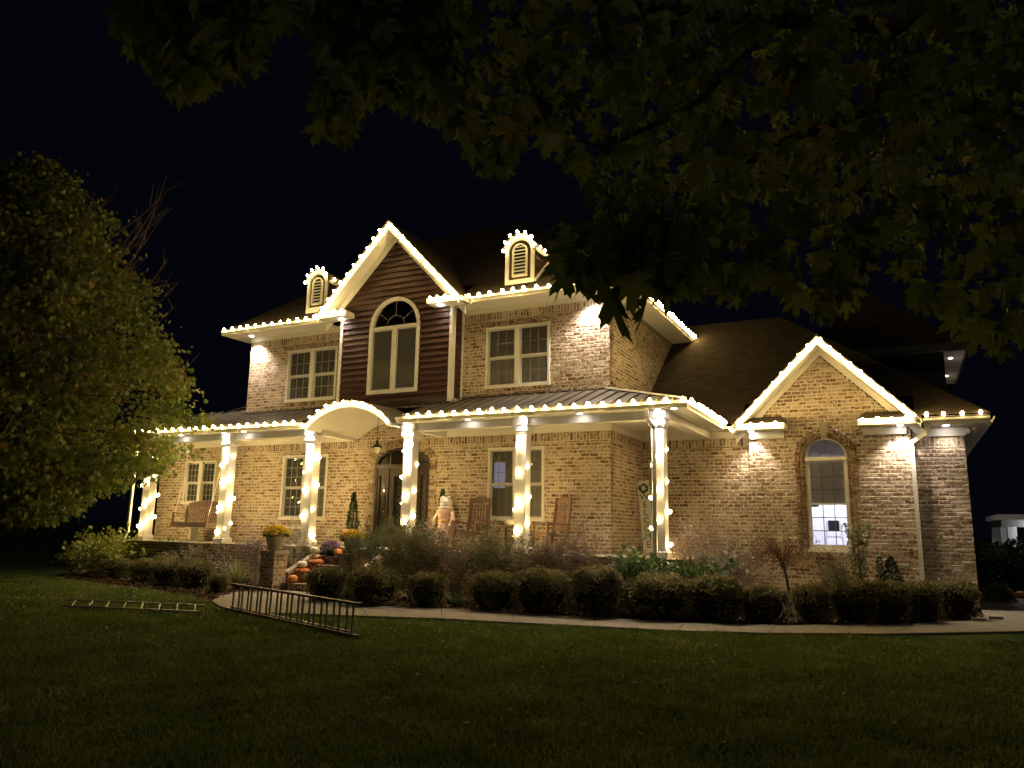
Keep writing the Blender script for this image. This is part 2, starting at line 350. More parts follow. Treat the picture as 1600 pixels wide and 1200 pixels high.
# ------------------------------------------------------------------ leaf templates
def maple_template():
    half = [(0, 1.0), (7, .80), (13, .83), (17, .60), (22, .40), (30, .52), (38, .70), (42, .66), (50, .93), (56, .70), (62, .72), (70, .48), (78, .34), (88, .50), (100, .66), (108, .50), (118, .46), (140, .33), (165, .22)]
    pts = [(math.radians(a_), r_) for a_, r_ in half] + [(-math.radians(a_), r_) for a_, r_ in reversed(half[1:])]
    V = [(0, 0, 0)]+[(math.sin(t)*r_, math.cos(t)*r_, -.16*r_*r_+.05*math.cos(5*t)) for t, r_ in pts]; n = len(pts)
    Fc = [(0, i+1, (i+1) % n+1) for i in range(n)]
    return np.array(V)+np.array((0, .18, 0)), np.array(Fc)
def star_template():
    half = [(0, 1.0), (20, .42), (50, .85), (75, .38), (105, .6), (150, .3)]
    pts = [(math.radians(a_), r_) for a_, r_ in half] + [(-math.radians(a_), r_) for a_, r_ in reversed(half[1:])]
    V = [(0, 0, 0)]+[(math.sin(t)*r_, math.cos(t)*r_, -.2*r_*r_) for t, r_ in pts]; n = len(pts)
    return np.array(V), np.array([(0, i+1, (i+1) % n+1) for i in range(n)])
def oval_template(w=.45, fold=.12):
    V = [(0, 0, 0), (w, .5, fold), (0, 1, 0), (-w, .5, fold)]; return np.array(V, float), np.array([(0, 1, 2), (0, 2, 3)])
def long_template():
    V = [(0, 0, 0), (.16, .3, .03), (.2, .6, 0), (0, 1, -.18), (-.2, .6, 0), (-.16, .3, .03), (0, .5, -.03)]
    return np.array(V, float), np.array([(6, 0, 1), (6, 1, 2), (6, 2, 3), (6, 3, 4), (6, 4, 5), (6, 5, 0)])
def scatter(P, tipdir, nrm, size, tmpl):
    """instances of a leaf template: y axis = tipdir, z axis ~ nrm"""
    TV, TF = tmpl; P = np.asarray(P); n = len(P)
    y = tipdir/np.linalg.norm(tipdir, axis=1, keepdims=True); z = nrm - y*np.sum(nrm*y, 1, keepdims=True); z /= np.linalg.norm(z, axis=1, keepdims=True)+1e-9; x = np.cross(y, z)
    s = np.asarray(size)[:, None, None]
    V = P[:, None, :] + s*(TV[None, :, 0:1]*x[:, None, :]+TV[None, :, 1:2]*y[:, None, :]+TV[None, :, 2:3]*z[:, None, :])
    Fc = TF[None]+(np.arange(n)*len(TV))[:, None, None]
    return V.reshape(-1, 3), Fc.reshape(-1, TF.shape[1])
def leafobj(name, P, tip, nrm, size, tmpl, material, parent=None, kind=None):
    V, Fc = scatter(P, tip, nrm, size, tmpl)
    if parent is not None: V = V-np.array(wpos(parent))
    o = link(name, npmesh(name, V, Fc), material, parent)
    if kind: o['kind'] = kind
    return o
def rdir(n): v = rng.normal(0, 1, (n, 3)); return v/np.linalg.norm(v, axis=1, keepdims=True)
# ------------------------------------------------------------------ the house
house = thing('brick_house', 'two-storey brick house with dark red gabled bay, long front porch and string lights', 'house', (0, 0, 0))
FL = .935          # porch floor
YM, YR, YG, YS = 15.7, 18.0, 17.85, 18.0     # main wall, recessed wall, right gable wall, wall right of the downspout
C = .08; BL = .2
INDIV = [0]
BRICKMESH = {}
def unit_brick(dx, dz, dp):
    key = (round(dx, 3), round(dz, 3), round(dp, 3))
    if key not in BRICKMESH:
        m = MB(); b = .006; x, z = dx/2, dz/2      # a worn brick: front face drawn in at the edges
        m.add([(-x, 0, -z), (x, 0, -z), (x, 0, z), (-x, 0, z), (-x, -dp+b, -z), (x, -dp+b, -z), (x, -dp+b, z), (-x, -dp+b, z), (-x+b, -dp, -z+b), (x-b, -dp, -z+b), (x-b, -dp, z-b), (-x+b, -dp, z-b)],
              [(0, 1, 5, 4), (1, 2, 6, 5), (2, 3, 7, 6), (3, 0, 4, 7), (4, 5, 9, 8), (5, 6, 10, 9), (6, 7, 11, 10), (7, 4, 8, 11), (8, 9, 10, 11)])
        me = m.mesh('brick'); me.materials.append(M_BRICK); BRICKMESH[key] = me
    return BRICKMESH[key]
def brick_wall(axis, const, facing, z0, z1, allowed, parent, thick=.2, soldier=True, indiv=None, name='brick_wall', material=None, cap=300, label=None):
    """axis 'x': wall runs along X at Y=const; axis 'y': along Y at X=const. facing = sign of the outward normal."""
    mor = MB(); bk = MB(); single = []
    ztop = z1-.2 if soldier else z1
    rows = []
    z = z0; k = 0
    while z < ztop-.02: rows.append((z, min(z+C, ztop), False)); z += C
    if soldier: rows.append((ztop, z1, True))
    def place(a0, a1, zz0, zz1):
        dp = rnd.uniform(.003, .009); cx = (a0+a1)/2; cz = (zz0+zz1)/2
        if rnd.random() < .05: dp += .008
        return cx, cz, a1-a0, zz1-zz0, dp
    for ri, (za, zb, sol) in enumerate(rows):
        for (a, b) in allowed((za+zb)/2):
            if b-a < .02: continue
            if axis == 'x': mor.box(a, b, *( (const, const+thick) if facing < 0 else (const-thick, const)), za, zb)
            else: mor.box(*((const-thick, const) if facing > 0 else (const, const+thick)), a, b, za, zb)
            step = .08 if sol else BL+.01; jt = .016
            off = 0 if sol else ((ri % 2)*.105 + (.03 if ri % 3 == 0 else 0)); s = math.floor((a-off)/step)*step+off
            while s < b:
                a0, a1 = max(s, a+.002), min(s+step-jt, b-.002)
                if a1-a0 > .025:
                    cx, cz, dx, dz, dp = place(a0, a1, za+.008, zb-.008)
                    if indiv and axis == 'x' and len(single) < cap and indiv(cx, cz): single.append((cx, cz, round(dx, 2), round(dz, 2), dp))
                    else:
                        j = [rnd.uniform(-.003, .003) for _ in range(4)]; e = .006; o = facing
                        if axis == 'x':
                            P = lambda u, w, d: (u, const+o*d, w)
                        else:
                            P = lambda u, w, d: (const+o*d, u, w)
                        x0_, x1_, zz0, zz1 = cx-dx/2, cx+dx/2, cz-dz/2, cz+dz/2
                        bk.add([P(x0_, zz0, -.001), P(x1_, zz0, -.001), P(x1_, zz1, -.001), P(x0_, zz1, -.001),
                                P(x0_+e, zz0+e+j[0], dp), P(x1_-e, zz0+e+j[1], dp), P(x1_-e, zz1-e+j[2], dp), P(x0_+e, zz1-e+j[3], dp)],
                               [(0, 1, 5, 4), (1, 2, 6, 5), (2, 3, 7, 6), (3, 0, 4, 7), (4, 5, 6, 7)])
                s += step
    w = mor.build(name, M_MORTAR, parent)
    if label: w['label'] = label
    if bk.f:
        me = bk.mesh('bricks', wpos(w)); bmfix(me); link('bricks', me, material or M_BRICK, w)['kind'] = 'stuff'
    for cx, cz, dx, dz, dp in single:
        q = round(round(dp/.003)*.003, 3); me = unit_brick(dx, dz, max(q, .003))
        o = bpy.data.objects.new('brick', me); col.objects.link(o); o.parent = w; o.location = (cx, const, cz)
    return w
def minus(iv, holes):
    out = iv
    for h0, h1 in holes:
        nx = []
        for a, b in out:
            if h1 <= a or h0 >= b: nx.append((a, b))
            else:
                if h0 > a: nx.append((a, h0))
                if h1 < b: nx.append((h1, b))
        out = nx
    return out
def rects(base, holes):
    """holes: (x0,x1,z0,z1) or ('arch',cx,halfw,zspring,rise,z0)"""
    def f(z):
        hs = []
        for h_ in holes:
            if h_[0] == 'arch':
                _, cx, hw, zs, rise, zb = h_
                if zb < z <= zs: hs.append((cx-hw, cx+hw))
                elif zs < z < zs+rise: w_ = hw*math.sqrt(max(0, 1-((z-zs)/rise)**2)); hs.append((cx-w_, cx+w_))
            elif h_[2] < z < h_[3]: hs.append((h_[0], h_[1]))
        return minus([base], hs)
    return f

WG = [(-18.72, -17.47, 1.97, 3.2), (-14.95, -13.40, 1.57, 3.27), (-8.62, -7.17, 1.62, 3.28)]     # ground-floor windows
WU = [(-15.05, -13.30, 4.74, 6.19), (-8.75, -7.06, 4.70, 6.19)]                                   # upper windows
DOOR = ('arch', -11.06, .82, 2.98, .40, FL-.02)
brick_wall('x', YM, -1, FL, 3.58, rects((-19.8, -5.61), WG+[DOOR]), house)
brick_wall('x', YM, -1, 4.35, 6.57, rects((-16.5, -12.75), WU), house, soldier=True)
brick_wall('x', YM, -1, 4.35, 6.57, rects((-9.45, -5.61), WU), house, soldier=True)
brick_wall('y', -5.61, 1, FL, 3.58, lambda z: [(YM+.012, 18.0)], house)
brick_wall('y', -5.61, 1, 4.2, 6.57, lambda z: [(YM+.012, min(24.0, 18.85+max(0, (z-4.62)/.81)+.9))], house, soldier=False)
brick_wall('x', YR, -1, 0, 3.58, lambda z: [(-5.609, -2.9)], house)
brick_wall('y', -16.5, -1, 4.2, 6.57, lambda z: [(YM+.012, 23.5)], house, soldier=False)
brick_wall('y', -19.8, -1, 0, 3.58, lambda z: [(YM+.012, 22)], house)
# right gable with arched window
AW = dict(cx=-1.47, hw=.425, zs=3.07, z0=1.13)
AO = .205                                  # width of the brick ring around the window
def gable_iv(z):
    a, b = -3.06, .20
    if z > 3.72:
        w_ = (5.34-z)/1.02
        a, b = max(a, -1.49-w_), min(b, -1.49+w_)
    cx, hw, zs = AW['cx'], AW['hw']+AO, AW['zs']
    hs = []
    if z < zs and z > AW['z0']-.08: hs = [(cx-hw, cx+hw)]
    elif zs <= z < zs+hw: w_ = math.sqrt(hw*hw-(z-zs)**2); hs = [(cx-w_, cx+w_)]
    return minus([(a, b)], hs)
brick_wall('x', YG, -1, 0, 5.34, gable_iv, house, soldier=False, indiv=lambda x, z: (x > -.85 and .45 < z < 3.5), cap=150)
brick_wall('x', YS, -1, 0, 3.46, lambda z: [(.20, 1.17)], house, soldier=True, indiv=lambda x, z: z > .5, cap=150)
brick_wall('y', 1.17, 1, 0, 3.46, lambda z: [(YS+.012, 26)], house, soldier=False)
# porch foundation wall in brick
brick_wall('x', 14.2, -1, 0, FL-.07, lambda z: [(-19.78, -12.2), (-10.42, -3.72)], house, soldier=False, material=M_STEPBRICK, name='porch_foundation')
brick_wall('y', -3.72, 1, 0, FL-.07, lambda z: [(14.212, 17.8)], house, soldier=False, material=M_STEPBRICK, name='porch_foundation')
# soldier course and string course above the upper windows
for (x0, x1) in ((-15.2, -12.95), (-8.9, -6.95)):
    m = MB(); x = x0
    while x < x1-.07: m.box(x, x+.068, YM-.028, YM+.05, 6.215, 6.28); x += .078
    m.box(x0, x1, YM-.018, YM-.001, 6.285, 6.30)
    o = m.build('window_header', M_BRICK, house, kind='stuff')
    m = MB(); x = x0+.1
    while x < x1-.2: m.box(x, x+.07, YM-.035, YM+.05, 4.60, 4.695); x += .08
    m.build('window_sill_bricks', M_BRICK, house, kind='stuff')
# porch slab and ceiling
m = MB(); m.box(-19.82, -3.66, 14.14, 15.7, FL-.07, FL); m.box(-5.6, -3.66, 15.7, 18, FL-.07, FL); m.build('porch_floor', M_CONC, house)
m = MB(); m.box(-19.8, -12.66, 14.4, YM-.03, 3.73, 3.78); m.box(-9.7, -3.8, 14.4, YM-.03, 3.73, 3.78); m.box(-5.58, -3.8, YM-.03, 17.95, 3.73, 3.78); m.build('porch_ceiling', M_SOFFIT, house)
# beams and frieze
def part(name, mt, *boxes, parent=house, bev=0, kind=None):
    m = MB()
    for b in boxes: m.box(*b)
    o = m.build(name, mt, parent, kind=kind)
    if bev: bevel(o, bev)
    return o
part('porch_beam', M_WHITE, (-19.8, -12.62, 14.33, 14.57, 3.57, 3.73))
part('porch_beam', M_WHITE, (-9.78, -3.95, 14.33, 14.57, 3.57, 3.73))
part('porch_beam', M_WHITE, (-4.19, -3.95, 14.572, 17.98, 3.57, 3.73))
part('porch_beam', M_WHITE, (-12.62, -12.45, 14.33, YM-.05, 3.57, 3.80))
part('porch_beam', M_WHITE, (-9.95, -9.782, 14.33, YM-.05, 3.57, 3.80))
part('frieze_board', M_CREAM, (-19.8, -12.625, YM-.045, YM-.0, 3.58, 3.73)); part('frieze_board', M_CREAM, (-9.778, -5.565, YM-.045, YM, 3.58, 3.73))
part('frieze_board', M_CREAM, (-5.61, -5.565, YM+.002, 17.95, 3.58, 3.73)); part('frieze_board', M_CREAM, (-5.563, -4.2, YR-.045, YR, 3.58, 3.73)); part('frieze_board', M_CREAM, (-3.94, -3.07, YR-.045, YR, 3.58, 3.73))
# porch soffit outside the beam
part('porch_soffit', M_SOFFIT, (-19.85, -12.64, 13.94, 14.33, 3.735, 3.77)); part('porch_soffit', M_SOFFIT, (-9.76, -3.58, 13.94, 14.33, 3.735, 3.77)); part('porch_soffit', M_SOFFIT, (-3.95, -3.58, 14.332, 17.35, 3.735, 3.77))
# gutters with a stepped profile
def gutter(a, b, out, name='gutter'):
    """a,b: ends of the back bottom edge at soffit height, out: outward unit vector"""
    a, b, out = Vector(a), Vector(b), Vector(out); up = Vector((0, 0, 1))
    prof = [(0, 0), (.075, 0), (.082, .035), (.105, .07), (.115, .075), (.115, .125), (.10, .125), (.10, .08), (.01, .03), (.01, .125), (0, .125)]
    P = [a+out*x+up*z for x, z in prof]
    return MB().prism(P, b-a).build(name, M_CREAM, house)
GZ = 3.70
gutter((-19.95, 13.94, GZ), (-12.66, 13.94, GZ), (0, -1, 0)); gutter((-9.98, 13.94, GZ), (-3.46, 13.94, GZ), (0, -1, 0))
gutter((-3.58, 13.94, GZ), (-3.58, 17.30, GZ), (1, 0, 0))
# porch metal roof: one part per panel with its seam
def roof_z(y): return 3.83+(y-13.86)*.352
panels = []
x = -19.91; PW = .305
while x < -3.55:
    x1 = min(x+PW, -3.5); y0 = 13.86
    if -12.66 < x1 and x < -10.1: y0 = 15.0
    ytop = YM-.01
    if x > -5.61: ytop = YM - (x+.15+5.61)*(YM-13.86)/2.11
    if x < -16.5-.0: ytop = min(YM+1.0, YM+.6)
    if ytop > y0+.05:
        ytb = ytop if x <= -5.61-PW else max(y0+.02, YM-(x1+5.61)*(YM-13.86)/2.11) if x1 > -5.61 else ytop
        yta = ytop if x <= -5.61 else YM-(x+5.61)*(YM-13.86)/2.11
        m = MB(); t = .012
        m.prism([(x, y0, roof_z(y0)), (x1-.004, y0, roof_z(y0)), (x1-.004, max(ytb, y0+.01), roof_z(max(ytb, y0+.01))), (x, yta, roof_z(yta))], (0, 0, t))
        m.prism([(x, y0, roof_z(y0)+t), (x+.022, y0, roof_z(y0)+t), (x+.022, yta-.01, roof_z(yta-.01)+t), (x, yta-.01, roof_z(yta-.01)+t)], (0, 0, .035))
        m.build('roof_panel', M_METALROOF, house)
    x = x1
    if x >= -3.5: break
# hip plane on the right side of the porch, and the left lower roof
m = MB(); m.prism([(-3.48, 13.86, 3.83), (-3.48, 17.45, 3.83), (-5.61, 17.45, 4.48), (-5.61, YM, 4.48)], (0, 0, .014)); m.build('porch_side_roof', M_METALROOF, house)
MB().beam((-5.66, YM-.04, 4.515), (-3.52, 13.90, 3.88), .11, .035).build('hip_cap', M_CREAM, house)
part('roof_flashing', M_DARKTRIM, (-16.5, -12.85, YM-.03, YM-.002, 4.42, 4.52)); part('roof_flashing', M_DARKTRIM, (-9.38, -5.6, YM-.03, YM-.002, 4.42, 4.52))
m = MB(); m.prism([(-19.9, 13.86, 3.83), (-19.9, 24, 3.83), (-16.5, 24, 5.05), (-16.5, 16.65, 5.05), (-18.2, 15.7, 4.42)], (0, 0, .03)); m.build('side_roof', M_SHINGLE, house)
part('porch_roof_fascia', M_DARKTRIM, (-19.94, -12.66, 13.935, 13.955, 3.70, 3.825)); part('porch_roof_fascia', M_DARKTRIM, (-9.98, -3.5, 13.935, 13.955, 3.70, 3.825))
# arched entry: white face band, vaulted soffit and dark roof above it
ACX = -11.30; AH = 1.20; ARISE = .55; AZ = 3.64
def arc(cx, hw, z0, rise, n=20): return [(cx-hw*math.cos(math.pi*i/n), z0+rise*math.sin(math.pi*i/n)) for i in range(n+1)]
def arc_seg(cx, hw, z0, rise, n=20):
    R_ = (hw*hw+rise*rise)/(2*rise); t0 = math.asin(hw/R_); return [(cx+R_*math.sin(-t0+2*t0*i/n), z0+rise-R_+R_*math.cos(-t0+2*t0*i/n)) for i in range(n+1)]
ARC_O = arc_seg(-11.37, 1.26, 3.70, .55); ARC_I = arc_seg(-11.37, 1.20, 3.64, .49)
m = MB(); poly = [(x_, 13.84, z_) for x_, z_ in ARC_O]+[(x_, 13.84, z_) for x_, z_ in reversed(ARC_I)]
for i in range(20):
    m.prism([(ARC_O[i][0], 13.84, ARC_O[i][1]), (ARC_O[i+1][0], 13.84, ARC_O[i+1][1]), (ARC_I[i+1][0], 13.84, ARC_I[i+1][1]), (ARC_I[i][0], 13.84, ARC_I[i][1])], (0, .05, 0))
m.build('entry_arch_band', M_CREAM, house)
ARC_B = arc_seg(-11.2, 1.245, 3.62, .42)
m = MB()
for i in range(20):
    a, b, c_, d_ = (ARC_I[i][0], 13.89, ARC_I[i][1]), (ARC_I[i+1][0], 13.89, ARC_I[i+1][1]), (ARC_B[i+1][0], YM-.002, ARC_B[i+1][1]), (ARC_B[i][0], YM-.002, ARC_B[i][1])
    m.prism([a, b, c_, d_], (0, 0, .03))
m.build('entry_vault', M_CREAM, house, smooth=False)
m = MB()
for i in range(20):
    a, b = (ARC_O[i][0], 13.82, ARC_O[i][1]+.004), (ARC_O[i+1][0], 13.82, ARC_O[i+1][1]+.004)
    m.prism([a, b, (b[0], 15.2, b[2]+.03), (a[0], 15.2, a[2]+.03)], (0, 0, .03))
m.build('entry_arch_roof', M_METALROOF, house)
# wall above door, under the vault (fills brick up to the vault)
def entry_iv(z):
    R_ = (1.245**2+.42**2)/.84; d_ = z-(3.62+.42-R_); w_ = math.sqrt(max(0, R_*R_-d_*d_)); return [(-11.2-w_, -11.2+w_)]
brick_wall('x', YM, -1, 3.58, 4.04, entry_iv, house, soldier=False)
part('wall_sheathing', M_DARKTRIM, (-12.6, -9.6, YM+.02, YM+.1, 4.05, 4.4)); 
# white recessed panel each side of porch ceiling edge
# ---- columns
COLX = (-18.55, -15.62, -12.80, -9.93, -7.09, -4.16); CY = 14.42
for cx in COLX:
    w = .125
    o = part('porch_column', M_WHITE, (cx-w, cx+w, CY-w, CY+w, FL+.13, 3.44)); bevel(o, .012, 2)
    b = part('column_base', M_WHITE, (cx-.17, cx+.17, CY-.17, CY+.17, FL, FL+.13), parent=o, bev=.012); part('base_moulding', M_WHITE, (cx-.15, cx+.15, CY-.15, CY+.15, FL+.13, FL+.16), parent=o)
    part('column_capital', M_WHITE, (cx-.165, cx+.165, CY-.165, CY+.165, 3.45, 3.57), (cx-.145, cx+.145, CY-.145, CY+.145, 3.41, 3.45), (cx-.18, cx+.18, CY-.18, CY+.088, 3.572, 3.73), parent=o, bev=.008)
# ---- windows
def screen_mat():
    m = bpy.data.materials.new('insect_screen'); m.use_nodes = True; nt = m.node_tree; nt.nodes.remove(nt.nodes['Principled BSDF'])
    t = N(m, 'ShaderNodeBsdfTransparent'); d = N(m, 'ShaderNodeBsdfDiffuse'); d.inputs[0].default_value = (.36, .35, .31, 1)
    mx = N(m, 'ShaderNodeMixShader'); mx.inputs[0].default_value = .10; L(m, t.outputs[0], mx.inputs[1]); L(m, d.outputs[0], mx.inputs[2]); L(m, mx.outputs[0], nt.nodes['Material Output'].inputs[0]); return m
M_SCREEN = screen_mat()
def window(x0, x1, z0, z1, Y, parent, double=True, rows=3, cols=3, fm=M_CREAM, arch=False, blind=None):
    w = MB(); fw = .055; y0, y1 = Y-.03, Y+.06
    w.box(x0, x0+fw, y0, y1, z0, z1); w.box(x1-fw, x1, y0, y1, z0, z1); w.box(x0+fw, x1-fw, y0, y1, z1-fw, z1); w.box(x0-.02, x1+.02, y0-.025, y1, z0-.02, z0+fw)
    units = [(x0+fw, (x0+x1)/2-.06), ((x0+x1)/2+.06, x1-fw)] if double else [(x0+fw, x1-fw)]
    if double: w.box(units[0][1], units[1][0], y0+.005, y1, z0+fw, z1-fw)
    win = w.build('window', fm, parent)
    for a, b in units:
        zm = (z0+z1)/2-.02; s = MB(); sw = .035
        for za, zb, dy in ((z0+fw, zm, .03), (zm, z1-fw, .0)):
            ya, yb = Y+dy, Y+dy+.03
            s.box(a, a+sw, ya, yb, za, zb); s.box(b-sw, b, ya, yb, za, zb); s.box(a+sw, b-sw, ya, yb, za, za+sw); s.box(a+sw, b-sw, ya, yb, zb-sw, zb)
        s.build('sash', M_WHITE, win)
        mu = MB()
        for za, zb, dy in ((z0+fw+sw, zm-sw, .045), (zm+sw, z1-fw-sw, .015)):
            for i in range(1, cols): xx = a+sw+(b-a-2*sw)*i/cols; mu.box(xx-.008, xx+.008, Y+dy, Y+dy+.008, za, zb)
            for i in range(1, rows): zz = za+(zb-za)*i/rows; mu.box(a+sw, b-sw, Y+dy+.0005, Y+dy+.0075, zz-.008, zz+.008)
        mu.build('muntins', M_MUNTIN, win)
        for za, zb, dy in ((z0+fw+sw, zm-sw, .055), (zm+sw, z1-fw-sw, .025)):
            MB().box(a+sw-.005, b-sw+.005, Y+dy, Y+dy+.004, za-.005, zb+.005).build('pane', M_GLASS, win)
        if blind:
            zz = z0+.1 if rnd.random() < 2 else z0
            bl = MB(); y = Y+.076; z = z1-.05
            zstop = z1-(z1-z0)*(.22 if blind == 'high' else .97)
            while z > zstop: bl.obox(((a+b)/2, y, z), (b-a-.02, 0, 0), (0, .022, .010), (0, -.001, .0025)); z -= .027
            bl.build('blind', M_BLIND, win)
    MB().box(x0+fw, x1-fw, Y-.016, Y-.014, z0+fw, z1-fw).build('insect_screen', M_SCREEN, win)
    bk = MB(); bk.box(x0+.01, x1-.01, Y+.09, Y+.10, z0+.01, z1-.01); bk.build('curtain', M_ROOMDARK, win)
    return win
window(*WG[0], YM, house); window(*WG[1], YM, house)
window(*WU[0], YM, house, blind='high', rows=2); window(*WU[1], YM, house, blind='high', rows=2)
w3 = window(*WG[2], YM, house, blind='high', rows=3)
# glowing panel just behind the glass imitates a pale blue lit interior
MB().box(-8.50, -8.22, YM+.082, YM+.086, 2.35, 2.95).build('room_glow_panel', emis('blue_room_glow', (.62, .60, .85), .30), w3)
# ---- front door with arched transom and sidelights
dx, dw, dzs, drise = DOOR[1], DOOR[2], DOOR[3], DOOR[4]
m = MB(); n = 18
o_ = arc(dx, dw, dzs, drise, n); i_ = arc(dx, dw-.06, dzs, drise-.06, n)
for i in range(n): m.prism([(o_[i][0], YM+.02, o_[i][1]), (o_[i+1][0], YM+.02, o_[i+1][1]), (i_[i+1][0], YM+.02, i_[i+1][1]), (i_[i][0], YM+.02, i_[i][1])], (0, .12, 0))
m.box(dx-dw, dx-dw+.06, YM+.02, YM+.14, FL, dzs); m.box(dx+dw-.06, dx+dw, YM+.02, YM+.14, FL, dzs)
m.box(dx-dw+.06, dx+dw-.06, YM+.02, YM+.14, dzs-.12, dzs-.02)
m.box(dx-.47, dx-.40, YM+.021, YM+.139, FL, dzs-.12); m.box(dx+.40, dx+.47, YM+.021, YM+.139, FL, dzs-.12)
door = m.build('entry_doorway', M_DOOR, house)
g_ = MB(); P = [(x_, YM+.09, z_) for x_, z_ in arc(dx, dw-.05, dzs-.02, drise-.04, n)]; g_.prism(P, (0, .006, 0)); g_.build('transom_glass', M_GLASS, door)
m = MB()
for i, t in enumerate((-.42, 0, .42)): m.box(dx+t-.007, dx+t+.007, YM+.078, YM+.089, dzs-.02, dzs+drise*.86*math.sqrt(1-(t/dw)**2))
m.build('transom_muntins', M_MUNTIN, door)
def leaded(x0, x1, z0, z1, pr):
    MB().box(x0, x1, YM+.085, YM+.091, z0, z1).build('leaded_glass', M_GLASS, pr)
    q = MB(); cxx = (x0+x1)/2; nn = max(3, int((z1-z0)/.16))
    for i in range(nn):
        za = z0+(z1-z0)*i/nn; zb = z0+(z1-z0)*(i+1)/nn; zc = (za+zb)/2; hw_ = (x1-x0)*.32
        for p0, p1 in (((cxx, za), (cxx+hw_, zc)), ((cxx+hw_, zc), (cxx, zb)), ((cxx, zb), (cxx-hw_, zc)), ((cxx-hw_, zc), (cxx, za))): q.tube([(p0[0], YM+.082, p0[1]), (p1[0], YM+.082, p1[1])], .0045, 4)
    q.build('lead_lines', mat('lead_came', (.45, .42, .36), .3, .8), pr)
for s_ in (-1, 1):
    x0, x1 = sorted((dx+s_*.47, dx+s_*(dw-.06))); p_ = part('sidelight', M_DOOR, (x0, x0+.06, YM+.05, YM+.12, FL, dzs-.12), (x1-.06, x1, YM+.05, YM+.12, FL, dzs-.12), (x0+.06, x1-.06, YM+.05, YM+.12, FL, FL+.5), (x0+.06, x1-.06, YM+.05, YM+.12, dzs-.3, dzs-.12), parent=door)
    leaded(x0+.06, x1-.06, FL+.5, dzs-.3, p_)
p_ = part('front_door', M_DOOR, (dx-.4, dx-.26, YM+.05, YM+.10, FL+.02, dzs-.125), (dx+.26, dx+.4, YM+.05, YM+.10, FL+.02, dzs-.125), (dx-.26, dx+.26, YM+.05, YM+.10, FL+.02, FL+.35), (dx-.26, dx+.26, YM+.05, YM+.10, dzs-.32, dzs-.125), parent=door)
leaded(dx-.26, dx+.26, FL+.35, dzs-.32, p_)
MB().tube([(dx+.33, YM+.03, FL+.92), (dx+.33, YM+.02, FL+1.0), (dx+.33, YM+.03, FL+1.12)], .012, 6).build('door_handle', M_ALU, p_)
part('hall_back', mat('pale_hall', (.16, .15, .13), .8), (dx-dw, dx+dw, YM+.195, YM+.22, FL, dzs+drise), parent=door)
# brick ring over the door
def brick_ring(cx, zs, r0, r1, Y, proud, parent, nb, ellipse=1.0, jamb=None, mt=M_ARCHBRICK, d=.07, t_skip=None):
    m = MB()
    for i in range(nb):
        t0, t1 = math.pi*(i+.06)/nb, math.pi*(i+.94)/nb
        if t_skip and t_skip[0] < (t0+t1)/2 < t_skip[1]: continue
        P = [(cx-r0*math.cos(t0), Y-proud, zs+ellipse*r0*math.sin(t0)), (cx-r1*math.cos(t0), Y-proud, zs+ellipse*r1*math.sin(t0)), (cx-r1*math.cos(t1), Y-proud, zs+ellipse*r1*math.sin(t1)), (cx-r0*math.cos(t1), Y-proud, zs+ellipse*r0*math.sin(t1))]
        m.prism(P, (0, d, 0))
    if jamb is not None:
        z = zs-.004
        while z > jamb:
            for s_ in (-1, 1): a, b = sorted((cx+s_*r0, cx+s_*r1)); m.box(a, b, Y-proud, Y-proud+d, z-.07, z)
            z -= .08
    return m.build('arch_bricks', mt, parent, kind='stuff')
m = MB()
for i in range(26):
    t0, t1 = math.pi*(i+.05)/26, math.pi*(i+.95)/26
    q = lambda t, rx, rz: (dx-rx*math.cos(t), YM-.022, dzs+rz*math.sin(t))
    m.prism([q(t0, dw+.01, drise+.01), q(t0, dw+.2, drise+.2), q(t1, dw+.2, drise+.2), q(t1, dw+.01, drise+.01)], (0, .03, 0))
z = dzs-.005
while z > FL+.05: m.box(dx-dw-.2, dx-dw-.01, YM-.022, YM+.01, z-.07, z); m.box(dx+dw+.01, dx+dw+.2, YM-.022, YM+.01, z-.07, z); z -= .08
m.build('door_arch_bricks', M_BRICK, house, kind='stuff')
# ---- right gable window: brick rings, keystone, frame, glass, lit room
cx, hw, zs, z0 = AW['cx'], AW['hw'], AW['zs'], AW['z0']
brick_ring(cx, zs, hw+.115, hw+AO, YG, .022, house, 24, jamb=z0, t_skip=(math.pi*.5-.09, math.pi*.5+.09))
brick_ring(cx, zs, hw+.06, hw+.108, YG, -.012, house, 30, jamb=z0, mt=M_BRICK, t_skip=(math.pi*.5-.1, math.pi*.5+.1))
brick_ring(cx, zs, hw+.0, hw+.055, YG, -.04, house, 20, jamb=z0, t_skip=(math.pi*.5-.1, math.pi*.5+.1), d=.16)
m = MB()   # mortar bed behind the rings
for r0, r1 in ((hw+.002, hw+AO),):
    for i in range(24):
        t0, t1 = math.pi*i/24, math.pi*(i+1)/24
        m.prism([(cx-r0*math.cos(t0), YG+.05, zs+r0*math.sin(t0)), (cx-r1*math.cos(t0), YG+.05, zs+r1*math.sin(t0)), (cx-r1*math.cos(t1), YG+.05, zs+r1*math.sin(t1)), (cx-r0*math.cos(t1), YG+.05, zs+r0*math.sin(t1))], (0, .14, 0))
    for s_ in (-1, 1): a, b = sorted((cx+s_*r0, cx+s_*r1)); m.box(a, b, YG+.05, YG+.19, z0-.08, zs)
m.build('arch_mortar', M_MORTAR, house)
MB().prism([(cx-.055, YG-.045, zs+hw+.02), (cx+.055, YG-.045, zs+hw+.02), (cx+.105, YG-.045, zs+hw+AO+.13), (cx-.105, YG-.045, zs+hw+AO+.13)], (0, .09, 0)).build('keystone', M_CONC, house)
m = MB(); x = cx-hw-AO
while x < cx+hw+AO-.05: m.box(x, x+.07, YG-.03, YG+.1, z0-.16, z0-.065); x += .08
